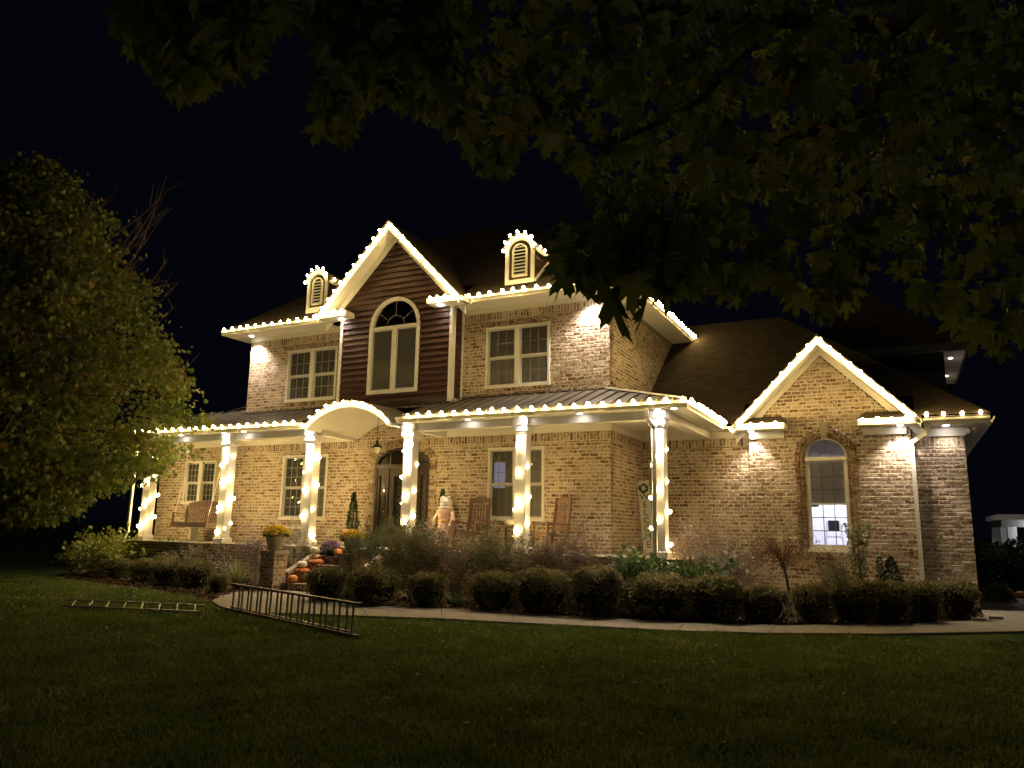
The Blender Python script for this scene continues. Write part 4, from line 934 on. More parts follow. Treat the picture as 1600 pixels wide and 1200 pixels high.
for (cx, hw, zs, R_), lab in ((D1, 'light string over the left roof dormer'), (D2, 'light string over the right roof dormer')):
    P = [(cx-(hw+.05)*math.cos(math.pi*i/12), 15.43, zs+(R_+.06)*math.sin(math.pi*i/12)) for i in range(13)]
    string(lab, P, .21, start=0, scale=.85, up=lambda i: Vector((0, -.7, .7)))
    string(lab.replace('over the', 'along the side eave of the'), [(cx+hw+.06, 15.6, zs+.06), (cx+hw+.06, 16.55, zs+.06)], .27, scale=.85)
names = ['leftmost', 'second', 'third', 'fourth', 'fifth', 'sixth']
for ci, cx in enumerate(COLX):
    rr = .15; pts = []; z = FL+.22; k = 0; zt = 3.38 if ci in (0, 1) else 3.25
    sq = [(-1, -1), (1, -1), (1, 1), (-1, 1)]; kk = rnd.randrange(4)
    z = FL+.18
    while z < zt: a, b = sq[kk % 4]; pts.append(Vector((cx+a*rr, CY+b*rr, z))); z += rnd.uniform(.12, .17); kk += 1
    string(f'lights wound round the {names[ci]} porch column from the left', pts, .28 if ci in (0, 1) else .34, jitter=.01, up=lambda i: Vector((rnd.uniform(-1, 1), rnd.uniform(-1, .3), rnd.uniform(.1, 1))), scale=1.0)
# ------------------------------------------------------------------ porch steps, piers and what stands on them
M_STONECAP = varied('stone_cap', [(0, (.34, .29, .23)), (1, (.42, .37, .30))], .85, 6, .2)
steps = thing('porch_steps', 'brick steps with pumpkins leading up to the front porch', 'steps', (-11.3, 13.6, 0))
for i in range(4):
    zt = .187*(i+1); y = 13.0+.3*i
    s = part('step', M_STEPBRICK, (-12.15, -10.45, y+.02, 14.19, zt-.187, zt-.035), parent=steps)
    n = 20; w = 1.70/n
    for k in range(n): 
        o = part('brick', M_STEPBRICK, (-12.15+k*w+.004, -12.15+(k+1)*w-.004, y, y+.20, zt-.034, zt), parent=s)
    part('tread', M_STEPBRICK, (-12.15, -10.45, y+.204, y+.32, zt-.034, zt-.002), parent=s)
m = MB(); m.prism([(-12.26, 13.15, 0), (-12.26, 14.2, 0), (-12.26, 14.2, .80), (-12.26, 13.15, .36)], (.10, 0, 0)); m.build('cheek_wall', M_STEPBRICK, steps)
m = MB(); m.prism([(-10.449, 13.15, 0), (-10.449, 14.2, 0), (-10.449, 14.2, .80), (-10.449, 13.15, .36)], (.10, 0, 0)); m.build('cheek_wall', M_STEPBRICK, steps)
MB().beam((-10.40, 13.13, .385), (-10.40, 14.18, .82), .12, .05).build('cheek_coping', M_STONECAP, steps)
MB().beam((-12.21, 13.13, .385), (-12.21, 14.22, .85), .16, .05).build('cheek_coping', M_STONECAP, steps)
def pier(x0, x1, y0, y1, h, label):
    t = thing('brick_pier', label, 'pier', ((x0+x1)/2, (y0+y1)/2, 0), 'piers beside the steps')
    part('core', M_MORTAR, (x0+.008, x1-.008, y0+.008, y1-.008, 0, h-.08), parent=t)
    z = .004; k = 0
    while z < h-.1:
        off = .1 if k % 2 else 0
        for (a, b, ax) in ((x0, x1, 'x'), (y0, y1, 'y')):
            u = a-off
            while u < b-.02:
                p0, p1 = max(u, a), min(u+.2, b)
                if p1-p0 > .03:
                    if ax == 'x': part('brick', M_BRICK, (p0, p1-.006, y0-.004, y0+.02, z, z+.066), parent=t)
                    else: part('brick', M_BRICK, (x1-.02, x1+.004, p0+.006, p1, z, z+.066), parent=t)
                u += .21
        z += .08; k += 1
    part('cap', M_STONECAP, (x0-.03, x1+.03, y0-.03, y1+.03, h-.08, h), parent=t, bev=.01)
    return t
pier(-12.58, -12.20, 12.74, 13.14, .87, 'brick pier left of the steps carrying the yellow mums')
pier(-10.44, -10.08, 12.74, 13.14, .87, 'brick pier right of the steps half hidden behind shrubs')
M_POT = varied('glazed_sage_pot', [(0, (.36, .33, .22)), (1, (.43, .40, .28))], .4, 4)
M_MUM = leaf_mat('yellow_mum', [(0, (.62, .38, .02)), (.5, (.80, .55, .03)), (1, (.85, .68, .10))], .2)
M_MUMP = leaf_mat('purple_mum', [(0, (.16, .09, .17)), (.6, (.28, .17, .28)), (1, (.42, .30, .38))], .2)
M_LEAFG = leaf_mat('garden_leaf', [(0, (.02, .04, .01)), (.5, (.04, .075, .018)), (1, (.08, .11, .03))], .3)
def dome(c, r, h, n, size, material, name, parent, low=0.0):
    d = rdir(n); d[:, 2] = np.abs(d[:, 2])*(1-low)+low; d /= np.linalg.norm(d, axis=1, keepdims=True)
    P = np.array(c)+d*np.array((r, r, h))*rng.uniform(.82, 1.03, (n, 1))
    return leafobj(name, P, d+rdir(n)*.8, d+rdir(n)*.4, rng.uniform(.7, 1.2, n)*size, oval_template(.5, .1), material, parent, 'stuff')
def mums(x, y, z, label, s=1.0):
    t = thing('flower_pot', label, 'flower pot', (x, y, z), 'potted yellow mums')
    m = MB(); m.lathe([(0, 0), (.125*s, 0), (.15*s, .04*s), (.205*s, .25*s), (.225*s, .30*s), (.235*s, .335*s), (.215*s, .335*s), (.19*s, .27*s), (0, .27*s)], (x, y, z), 24); m.build('pot', M_POT, t, smooth=True)
    dome((x, y, z+.30*s), .27*s, .20*s, 900, .035*s, M_LEAFG, 'leaves', t)
    dome((x, y, z+.33*s), .28*s, .21*s, 1500, .03*s, M_MUM, 'flowers', t, .08)
mums(-12.39, 12.94, .87, 'pale sage pot of yellow mums on the left brick pier'); mums(-10.27, 12.94, .87, 'pale sage pot of yellow mums right of the steps, partly hidden by a shrub', .88)
# pumpkins
M_PORANGE = varied('orange_pumpkin_skin', [(0, (.50, .17, .03)), (1, (.62, .24, .05))], .45, 12); M_PRED = varied('red_orange_pumpkin_skin', [(0, (.48, .13, .045)), (1, (.58, .19, .07))], .45, 12)
M_PWHITE = varied('white_pumpkin_skin', [(0, (.62, .56, .40)), (1, (.72, .66, .52))], .5, 12); M_PSTEM = mat('pumpkin_stem', (.12, .10, .05), .8)
M_PSPOT = varied('mottled_pumpkin_skin', [(0, (.10, .04, .02)), (.45, (.16, .07, .03)), (.55, (.62, .52, .38)), (1, (.7, .6, .45))], .5, 16, contrast=(.4, .6))
def pumpkin(x, y, z, r, h, mt, label, ribs=9):
    t = thing('pumpkin', label, 'pumpkin', (x, y, z), 'pumpkins')
    n = 12; prof = [(max(.001, r*(math.sin(math.pi*i/n))**.75*(1 if i not in (0, n) else 0)), h*(1-math.cos(math.pi*i/n))/2-(.12*h if i == n else 0)+(.08*h if i == 0 else 0)) for i in range(n+1)]
    MB().lathe(prof, (x, y, z), ribs*6, squash=lambda t_: 1-.09*abs(math.cos(ribs*t_/2))**4).build('flesh', mt, t, smooth=True)
    MB().tube([(x, y, z+h*.86), (x+.005, y, z+h*1.0), (x+.02, y-.01, z+h*1.0+.035)], [.016, .011, .012], 6).build('stem', M_PSTEM, t)
sp = lambda x, y, z: at(x, y, 1)
pumpkin(-12.0, 13.13, .187, .115, .17, M_PORANGE, 'small orange pumpkin on the lowest porch step')
pumpkin(-12.02, 13.44, .374, .165, .125, M_PRED, 'flat red-orange pumpkin on the second step, a white one on top of it')
pumpkin(-12.04, 13.44, .494, .12, .15, M_PWHITE, 'white pumpkin sitting on the lower flat red pumpkin', 11)
pumpkin(-11.92, 13.76, .561, .17, .125, M_PRED, 'flat red-orange pumpkin on the third step beside the white pumpkin')
pumpkin(-11.99, 13.77, .68, .12, .13, M_PSPOT, 'brown and cream mottled pumpkin stacked between red and white ones')
pumpkin(-12.0, 13.78, .805, .115, .145, M_PWHITE, 'white pumpkin on top of the stack on the steps', 11)
pumpkin(-11.56, 14.06, .748, .105, .17, M_PORANGE, 'orange pumpkin in front of the purple mum at the top step')
pumpkin(-11.72, 14.62, FL+.13, .21, .29, M_PORANGE, 'largest orange pumpkin at the top of the steps')
pumpkin(-11.68, 14.6, FL, .17, .13, M_PWHITE, 'pale flat pumpkin under the largest orange pumpkin')
t = thing('potted_mum', 'purple mum at the top of the steps between the pumpkins', 'flowers', (-11.78, 14.0, .748))
MB().lathe([(0, 0), (.10, 0), (.13, .14), (.12, .14), (0, .12)], (-11.78, 14.06, .748), 16).build('pot', M_BLACK, t, smooth=True)
dome((-11.78, 14.06, .87), .22, .19, 500, .035, M_LEAFG, 'leaves', t); dome((-11.78, 14.06, .88), .23, .20, 900, .03, M_MUMP, 'flowers', t, .1)
t = thing('glass_jar', 'green glass jar on the porch floor beside the largest pumpkin', 'jar', (-11.35, 14.75, FL))
MB().lathe([(0, 0), (.075, 0), (.085, .05), (.085, .17), (.06, .21), (.062, .24), (0, .24)], (-11.35, 14.75, FL), 14).build('body', mat('green_glass', (.05, .28, .14), .15), t, smooth=True)
MB().lathe([(0, .241), (.066, .241), (.066, .262), (0, .262)], (-11.35, 14.75, FL), 14).build('lid', M_ALU, t)
# white porch bench by the second window
t = thing('porch_bench', 'low cream bench against the wall under the second porch window', 'bench', (-14.1, 15.4, FL))
part('seat', M_CREAM, (-14.7, -13.5, 15.2, 15.55, FL+.40, FL+.44), parent=t)
for x in (-14.62, -13.64): part('leg', M_CREAM, (x, x+.06, 15.24, 15.5, FL, FL+.40), parent=t)
t = thing('porch_bench', 'low cream bench against the wall below the porch swing', 'bench', (-17.0, 15.4, FL))
part('seat', M_CREAM, (-17.9, -16.55, 15.2, 15.55, FL+.36, FL+.40), parent=t)
for x in (-17.8, -16.7): part('leg', M_CREAM, (x, x+.06, 15.24, 15.5, FL, FL+.36), parent=t)
# rocking chairs
def rocker(label, loc, rz):
    t = thing('rocking_chair', label, 'rocking chair', (0, 0, 0), 'rocking chairs on the porch')
    P = lambda name, *b: part(name, M_WOOD, *b, parent=t)
    for s_ in (-1, 1):
        x = s_*.27
        MB().beam((x, .22, .05), (x, .36, 1.17), .045, .05, up=(0, -1, .1)).build('back_post', M_WOOD, t); MB().beam((x, -.24, .06), (x, -.24, .62), .045, .045, up=(0, 1, 0)).build('front_leg', M_WOOD, t)
        MB().beam((x+s_*.02, -.30, .635), (x+s_*.02, .27, .60), .085, .028).build('armrest', M_WOOD, t)
        MB().tube([(x, -.48, .07), (x, -.25, .03), (x, .0, .02), (x, .3, .035), (x, .55, .09)], .022, 6).build('rocker_rail', M_WOOD, t)
    m = MB(); n = 8
    for i in range(n): a, b = -.27+.54*i/n, -.27+.54*(i+1)/n; h_ = lambda u: 1.20-.07*(u/.27)**2; m.prism([(a, .345, 1.06), (b, .345, 1.06), (b, .365, h_(b)), (a, .365, h_(a))], (0, .03, 0))
    m.build('crest_rail', M_WOOD, t)
    MB().beam((-.25, .27, .50), (.25, .27, .50), .03, .07).build('lower_rail', M_WOOD, t)
    for i in range(6): x = -.20+.08*i; MB().beam((x, .275, .52), (x, .352, 1.03), .045, .015, up=(0, -1, .1)).build('back_slat', M_WOOD, t)
    for i in range(6): y = -.24+.085*i; part('seat_slat', M_WOOD, (-.27, .27, y, y+.07, .415-.012*i, .435-.012*i), parent=t)
    part('seat_rail', M_WOOD, (-.25, .25, -.25, -.22, .33, .41), parent=t)
    t.location = loc; t.rotation_euler.z = rz; return t
rocker('brown rocking chair left of the small porch table', (-8.62, 14.95, FL), math.radians(-6)); rocker('brown rocking chair right of the fifth porch column', (-6.72, 15.0, FL), math.radians(-32))
t = thing('side_table', 'small brown porch table carrying a white pumpkin between rocking chairs', 'table', (-7.65, 15.1, FL))
part('tabletop', M_WOOD, (-7.98, -7.35, 14.9, 15.35, FL+.50, FL+.53), parent=t)
for x in (-7.93, -7.44):
    for y in (14.94, 15.27): part('leg', M_WOOD, (x, x+.04, y, y+.04, FL, FL+.5), parent=t)
pumpkin(-7.68, 15.1, FL+.53, .155, .17, M_PWHITE, 'white pumpkin on the small porch table')
t = thing('basket', 'shallow orange-brown basket lying on the small porch table', 'basket', (-7.48, 15.0, FL+.53)); MB().lathe([(0, 0), (.10, 0), (.13, .05), (.12, .05), (0, .012)], (-7.48, 15.02, FL+.53), 16).build('bowl', mat('wicker', (.35, .17, .08), .8), t)
# stuffed harvest figure in a hood and dress
t = thing('harvest_doll', 'tall stuffed doll in cream bonnet and pink patterned dress on the porch', 'doll', (-9.28, 14.95, FL))
M_DRESS = varied('pink_patterned_cloth', [(0, (.42, .22, .17)), (.5, (.62, .40, .28)), (1, (.72, .58, .42))], .9, 22); M_HOOD = varied('cream_knit', [(0, (.62, .54, .42)), (1, (.74, .68, .56))], .95, 20, .4)
x, y = -9.28, 14.95
MB().lathe([(.0, 0), (.26, 0), (.25, .12), (.21, .35), (.17, .58), (.155, .66), (.18, .80), (.185, .88), (.12, .95), (.0, .96)], (x, y, FL), 20, squash=lambda a: 1+.05*math.cos(7*a)).build('dress', M_DRESS, t, smooth=True)
MB().lathe([(.16, .60), (.175, .62), (.175, .66), (.16, .68)], (x, y, FL), 20).build('sash_belt', mat('golden_sash', (.62, .38, .10), .8), t, smooth=True)
MB().ball((x, y, FL+1.03), .145, 16, 12, (1, .92, 1.0)).build('head', M_HOOD, t, smooth=True)
m = MB(); m.ball((x-.08, y, FL+1.13), .075, 10, 8, (1, .7, 1)); m.ball((x+.08, y, FL+1.13), .075, 10, 8, (1, .7, 1)); m.build('bonnet_puff', M_HOOD, t, smooth=True)
m = MB(); m.lathe([(.12, .90), (.19, .93), (.17, .96), (.10, .95)], (x, y, FL), 16); m.build('collar', M_HOOD, t, smooth=True)
for s_ in (-1, 1): MB().tube([(x+s_*.15, y, FL+.86), (x+s_*.24, y-.06, FL+.68), (x+s_*.22, y-.14, FL+.56)], [.06, .055, .045], 10).build('arm', M_DRESS if s_ > 0 else M_HOOD, t, smooth=True)
MB().ball((x+.225, y-.15, FL+.54), .045, 8, 6).build('hand', M_HOOD, t, smooth=True)
m = MB(); m.ball((x-.05, y-.135, FL+1.05), .014, 6, 5); m.ball((x+.05, y-.135, FL+1.05), .014, 6, 5); m.build('eyes', M_BLACK, t)
MB().tube([(x+.13, y, FL+1.15), (x+.19, y-.02, FL+1.16)], [.035, .01], 8).build('red_bow', mat('red_cloth', (.45, .06, .04), .8), t)
# porch swing hung from the ceiling
t = thing('porch_swing', 'brown slatted porch swing hanging on white chains in front of window', 'porch swing', (-17.0, 14.95, FL))
sx0, sx1, sy, sz = -17.75, -16.40, 15.0, FL+.50
for i in range(17): x = sx0+.07+(sx1-sx0-.14)*i/16; MB().beam((x, sy+.02, sz+.04), (x, sy+.10, sz+.47), .042, .014, up=(0, -1, .1)).build('back_slat', M_WOOD, t)
m = MB(); n = 10
for i in range(n):
    a, b = sx0+(sx1-sx0)*i/n, sx0+(sx1-sx0)*(i+1)/n; mid = (sx0+sx1)/2; h_ = lambda u: sz+.60-.07*((u-mid)/.67)**2; m.prism([(a, sy+.09, sz+.44), (b, sy+.09, sz+.44), (b, sy+.105, h_(b)), (a, sy+.105, h_(a))], (0, .03, 0))
m.build('crest_rail', M_WOOD, t)
for i in range(6): y = sy-.42+.078*i; part('seat_slat', M_WOOD, (sx0, sx1, y, y+.064, sz-.01, sz+.01), parent=t)
part('front_apron', M_WOOD, (sx0, sx1, sy-.45, sy-.425, sz-.12, sz+.005), parent=t); part('end_post', M_WOOD, (sx0, sx0+.05, sy+.0, sy+.06, sz-.1, sz+.46), (sx1-.05, sx1, sy, sy+.06, sz-.1, sz+.46), parent=t)
for x in (sx0+.02, sx1-.02):
    MB().beam((x, sy-.42, sz+.26), (x, sy+.06, sz+.24), .06, .022).build('armrest', M_WOOD, t); MB().beam((x, sy-.40, sz-.08), (x, sy-.40, sz+.25), .04, .04, up=(0, 1, 0)).build('arm_post', M_WOOD, t)
    top = Vector((x, sy-.12, 3.72)); kn = Vector((x, sy-.12, sz+1.35))
    m = MB(); m.tube([top, kn], .011, 5); m.tube([kn, (x, sy-.42, sz-.05)], .011, 5); m.tube([kn, (x, sy+.06, sz-.02)], .011, 5); m.build('chain', M_CREAM, t)
# pendant lantern in the entry vault
t = thing('pendant_lantern', 'black pendant lamp with clear globe hanging in the arched entry', 'lamp', (-11.1, 14.7, 3.95))
x, y = -11.1, 14.7
MB().lathe([(0, 0), (.06, 0), (.06, -.02), (0, -.02)], (x, y, 4.06), 14).build('canopy_plate', M_BLACK, t); MB().tube([(x, y, 4.05), (x, y, 3.42)], .007, 5).build('rod', M_BLACK, t)
MB().lathe([(.0, .17), (.03, .16), (.035, .09), (.06, .06), (.13, .0), (.13, -.015), (.06, .0)], (x, y, 3.28), 18).build('shade', M_BLACK, t, smooth=True)
MB().lathe([(.07, .0), (.078, -.05), (.06, -.12), (.03, -.145), (0, -.15)], (x, y, 3.275), 14).build('globe', mat('frosted_glass', (.8, .76, .66), .2), t, smooth=True)
# WELCOME sign with a wreath, leaning in the corner
t = thing('welcome_sign', 'tall white board reading WELCOME with small wreath, leaning in porch corner', 'sign', (-5.32, 17.5, FL))
sw, sh = .27, 1.68
q = thing('tmp', 'x', 'x', (0, 0, 0)); 
part('board', M_CREAM, (-sw/2, sw/2, -.012, .012, 0, sh), parent=t, bev=.003)
t.children[0].location = (0, 0, 0)
for c_ in t.children: 
    for v_ in c_.data.vertices: v_.co += Vector(t.location)
M_INK = mat('sign_letter_black', (.03, .03, .03), .7)
for i, chx in enumerate('WELCOME'):
    cu = bpy.data.curves.new('letter', 'FONT'); cu.body = chx; cu.size = .205; cu.align_x = 'CENTER'; cu.align_y = 'CENTER'; cu.extrude = .003
    tmpo = bpy.data.objects.new('letter', cu); col.objects.link(tmpo); bpy.context.view_layer.update()
    me = bpy.data.meshes.new_from_object(tmpo.evaluated_get(bpy.context.evaluated_depsgraph_get())); bpy.data.objects.remove(tmpo)
    me.transform(Matrix.Rotation(math.pi/2, 4, 'X')); me.materials.clear()
    o = link('letter', me, M_INK, t, loc=(0, -.017, 1.295-i*.185))
bpy.data.objects.remove(q)
w_ = MB()
for i in range(60): a = rnd.uniform(0, 6.283); rr = .085+rnd.uniform(-.02, .02); w_.ball((rr*math.cos(a)-5.32, 17.5-.03+rnd.uniform(-.015, .015), FL+1.50+rr*math.sin(a)), .022, 5, 4)
o = w_.build('wreath', M_LEAFG, t)
t.rotation_euler = (math.radians(-7), math.radians(-4.5), math.radians(18))
# ------------------------------------------------------------------ planting
M_BOX = leaf_mat('boxwood_leaf', [(0, (.09, .095, .035)), (.4, (.20, .195, .08)), (.8, (.33, .28, .14)), (1, (.45, .38, .22))], .38)
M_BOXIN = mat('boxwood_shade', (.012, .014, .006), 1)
def boxwood_meshes(seed):
    r_ = np.random.default_rng(seed); n = 5200
    d = r_.normal(0, 1, (n, 3)); d[:, 2] = np.where(r_.random(n) < .65, np.abs(d[:, 2]), d[:, 2]); d /= np.linalg.norm(d, axis=1, keepdims=True)
    e = .62; q = np.sign(d)*np.abs(d)**e; q /= (np.abs(q)**2.5).sum(1, keepdims=True)**(1/2.5)
    bumps = 1+.07*np.sin(q[:, :1]*7+seed)*np.sin(q[:, 1:2]*6+1)+.05*np.sin(q[:, 2:3]*9+q[:, :1]*5)
    P = q*.5*bumps*r_.uniform(.86, 1.05, (n, 1)); P[:, 2] += .5; P = P[P[:, 2] > .03]; n = len(P); d = q[:n]
    nn = P-np.array((0, 0, .45)); jit = r_.normal(0, 1, (n, 3)); tip = nn/np.linalg.norm(nn, axis=1, keepdims=True)+jit*.7; nr = nn+r_.normal(0, .5, (n, 3))
    V, Fc = scatter(P, tip, nr, r_.uniform(.035, .065, n), oval_template(.42, .15)); me = npmesh('foliage', V, Fc); me.materials.append(M_BOX)
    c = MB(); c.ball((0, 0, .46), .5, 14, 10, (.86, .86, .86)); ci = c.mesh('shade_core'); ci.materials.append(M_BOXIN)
    return me, ci
BOXM = [boxwood_meshes(s_) for s_ in (3, 5, 8)]
def boxwood(px, py, wpx, toppy, label, group='clipped boxwood bushes', depth=None):
    g_ = gp(px, py); dist = (g_-Vector((0, 0, 0))).dot(Vector((_v.x, _v.y, 0)).normalized()); w = wpx*dist/F*.89; h = (py-toppy)*dist/F*.93
    away = Vector((g_.x, g_.y, 0)).normalized(); c = g_+away*w*.42
    t = thing('boxwood_bush', label, 'bush', (c.x, c.y, 0), group)
    me, ci = BOXM[rnd.randrange(3)]; a = rnd.uniform(0, 6.28)
    for nm, me_ in (('foliage', me), ('shade_core', ci)):
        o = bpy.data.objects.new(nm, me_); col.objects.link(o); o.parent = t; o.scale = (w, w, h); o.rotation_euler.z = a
    return t
for a in ((508, 944, 66, 888, 'rounded boxwood at the right of the steps, nearest the landing'),
          (583, 951, 84, 889, 'boxwood in front of the tall airy shrub right of the steps'),
          (668, 953, 64, 897, 'smallest boxwood of the front row, before the grass mound'),
          (768, 959, 78, 896, 'boxwood just right of the green grass mound'),
          (845, 964, 96, 892, 'broad boxwood below the fifth porch column'),
          (933, 969, 92, 889, 'tall boxwood left of the leafy green hydrangea'),
          (1030, 973, 104, 900, 'boxwood standing in front of the right porch downspout'),
          (1120, 976, 94, 903, 'boxwood below the pale large-leafed plant'),
          (1194, 977, 74, 918, 'low boxwood at the left foot of the red lace maple'),
          (1270, 977, 66, 916, 'boxwood at the right foot of the red lace maple'),
          (1335, 978, 78, 909, 'boxwood under the arched window, left end of the dense hedge'),
          (1388, 977, 70, 910, 'hedge boxwood in front of the dwarf conifer'),
          (1440, 975, 66, 911, 'hedge boxwood in front of the white downspout foot'),
          (1492, 970, 78, 907, 'last boxwood of the hedge at the house corner by the driveway'),
          (178, 905, 46, 872, 'leftmost dark boxwood under the big-leafed shrub'),
          (222, 911, 42, 874, 'second dark boxwood from the left edge of the bed'),
          (262, 917, 54, 876, 'round dark boxwood under the left porch column'),
          (303, 921, 58, 876, 'round dark boxwood left of the spiky yucca'),
          (341, 929, 34, 897, 'small dark boxwood beside the tip of the landing')):
    boxwood(*a)
def stems(t, base, n, h, spread, r0=.008, mt=M_TWIGL, curve=.3, name='stems', seed=None, fork=2):
    m = MB(); tips = []
    for i in range(n):
        a = rnd.uniform(0, 6.283); s_ = spread*math.sqrt(rnd.random()); d_ = Vector((math.cos(a)*s_, math.sin(a)*s_, 0)); hh = h*rnd.uniform(.6, 1.0)*(1-.25*(s_/max(spread, .01))**2)
        pts = [Vector(base)+d_*.12, Vector(base)+d_*.35+Vector((0, 0, hh*.45)), Vector(base)+d_*.75+Vector((rnd.uniform(-.04, .04), rnd.uniform(-.04, .04), hh*.8)), Vector(base)+d_+Vector((0, 0, hh-curve*s_*.3))]
        m.tube(pts, [r0, r0*.7, r0*.5, r0*.25], 3, cap=False); tips.append(pts)
        for _ in range(fork):
            k = rnd.uniform(.4, .9); p = pts[1].lerp(pts[3], k); q_ = p+Vector((rnd.uniform(-1, 1), rnd.uniform(-1, 1), rnd.uniform(.3, 1))).normalized()*h*.22
            m.tube([p, q_], [r0*.4, r0*.2], 3, cap=False); tips.append([p, p.lerp(q_, .3), p.lerp(q_, .7), q_])
    m.build(name, mt, t, kind='stuff'); return tips
def shrub(px, Y, zt, wpx, label, cat='shrub', leaf=None, nst=26, nl=1500, ls=.03, tmpl=None, name='shrub', py=None, lo=.25, droop=0, r0=.007, z0=0):
    nl = int(nl*1.5); ls = ls*1.2 if ls < .06 else ls
    """px: picture column used only to find where it stands at depth Y"""
    c = at(px, 900, Y); dist = (Vector((c.x, Y, 0))).dot(Vector((_v.x, _v.y, 0)).normalized()); w = wpx*dist/F/2
    t = thing(name, label, cat, (c.x, Y, z0)); tips = stems(t, (c.x, Y, z0), nst, zt-z0, w, r0)
    P = []; D = []
    for _ in range(nl):
        s_ = tips[rnd.randrange(len(tips))]; k = rnd.uniform(lo, 1.0)*(len(s_)-1); i = min(int(k), len(s_)-2); p = s_[i].lerp(s_[i+1], k-i); P.append((p.x+rnd.gauss(0, ls*.8), p.y+rnd.gauss(0, ls*.8), p.z+rnd.gauss(0, ls*.8))); d_ = (s_[i+1]-s_[i]).normalized(); D.append((d_.x, d_.y, d_.z))
    P = np.array(P); D = np.array(D)+rdir(nl)*.9; D[:, 2] -= droop
    leafobj('foliage', P, D, rdir(nl)+np.array((0, 0, .8)), rng.uniform(.6, 1.25, nl)*ls, tmpl or oval_template(.35, .12), leaf, t, 'stuff')
    return t
M_BROWNL = leaf_mat('dull_brown_leaf', [(0, (.13, .11, .075)), (.5, (.25, .21, .145)), (1, (.42, .37, .28))], .3)
M_PURPL = leaf_mat('purplish_twig_leaf', [(0, (.12, .085, .075)), (.6, (.23, .17, .15)), (1, (.36, .29, .25))], .3)
M_OLIVE = leaf_mat('olive_leaf', [(0, (.08, .10, .04)), (.5, (.15, .17, .075)), (1, (.26, .26, .14))], .35)
M_BRIGHTG = leaf_mat('bright_green_leaf', [(0, (.045, .085, .03)), (.5, (.085, .14, .05)), (1, (.16, .21, .09))], .35)
M_YELG = leaf_mat('yellow_green_leaf', [(0, (0.144, 0.192, 0.032)), (.5, (0.240, 0.288, 0.056)), (1, (0.384, 0.400, 0.112))], .3)
M_REDLACE = leaf_mat('rust_lace_leaf', [(0, (.18, .11, .06)), (.5, (.28, .17, .095)), (1, (.40, .27, .16))], .4)
M_SILVER = leaf_mat('pale_grey_leaf', [(0, (0.224, 0.238, 0.168)), (.5, (0.336, 0.350, 0.252)), (1, (0.476, 0.476, 0.364))], .3)
M_BLADE = leaf_mat('straw_blade', [(0, (0.119, 0.153, 0.051)), (.6, (0.238, 0.255, 0.102)), (1, (0.500, 0.442, 0.238))], .3)
def blades(px, Y, h, w, n, label, name, cat, mt, wid=.012, z0=0):
    c = at(px, 900, Y); t = thing(name, label, cat, (c.x, Y, z0)); V = []; Fc = []
    for i in range(n):
        a = rnd.uniform(0, 6.283); s_ = w*rnd.uniform(.15, 1); hh = h*rnd.uniform(.6, 1.05)*(1-.35*(s_/w)**2); sx_, sy_ = math.cos(a), math.sin(a); k0 = len(V); wd = wid*rnd.uniform(.7, 1.2)
        for j in range(5):
            u = j/4; r_ = s_*u**1.3; z = z0+hh*(1.25*u-.55*u*u*(.6+s_/w)); ww = wd*(1-u*.9); V += [(c.x+sx_*r_-sy_*ww, Y+sy_*r_+sx_*ww, max(z, .01)), (c.x+sx_*r_+sy_*ww, Y+sy_*r_-sx_*ww, max(z, .01))]
        for j in range(4): q = k0+2*j; Fc.append((q, q+1, q+3, q+2))
    V = np.array(V)-np.array((c.x, Y, z0)); o = link('blades', npmesh('blades', V, np.array(Fc)), mt, t); o['kind'] = 'stuff'; return t
LT = long_template()
# left bed
shrub(170, 13.75, 1.22, 175, 'big yellow-green hydrangea shrub at the left end of the porch', leaf=M_YELG, nst=40, nl=950, ls=.13, tmpl=oval_template(.36, .10), lo=.35)
shrub(125, 13.6, .8, 70, 'low dim hydrangea at the far left end of the bed', leaf=M_OLIVE, nst=18, nl=420, ls=.11, tmpl=oval_template(.36, .10))
for px, Y, z, w, l in ((245, 13.7, .62, 60, 'low pale-flecked perennial below the leftmost column'), (292, 13.5, .66, 70, 'low greyish perennial behind the two round dark boxwoods'), (345, 13.4, .60, 60, 'tawny low perennial left of the spiky yucca')):
    shrub(px, Y, z, w, l, 'plant', M_OLIVE if px < 300 else M_BROWNL, 30, 800, .045, name='perennial')
shrub(300, 13.95, 1.0, 110, 'thin twiggy shrub against the left porch foundation', leaf=M_BROWNL, nst=34, nl=1500, ls=.03)
blades(372, 12.75, 1.1, .85, 190, 'spiky arching yucca left of the brick pier', 'yucca', 'plant', M_BLADE, .013)
shrub(350, 13.9, 1.35, 70, 'wispy leafless shrub in front of the second column', leaf=M_BROWNL, nst=20, nl=260, ls=.025)
shrub(400, 13.7, 1.45, 80, 'grey twiggy shrub behind the left pot of mums', leaf=M_PURPL, nst=34, nl=1500, ls=.032)
shrub(462, 13.75, 1.55, 70, 'grey-leafed twiggy shrub beside the third porch column', leaf=M_SILVER, nst=26, nl=900, ls=.03)
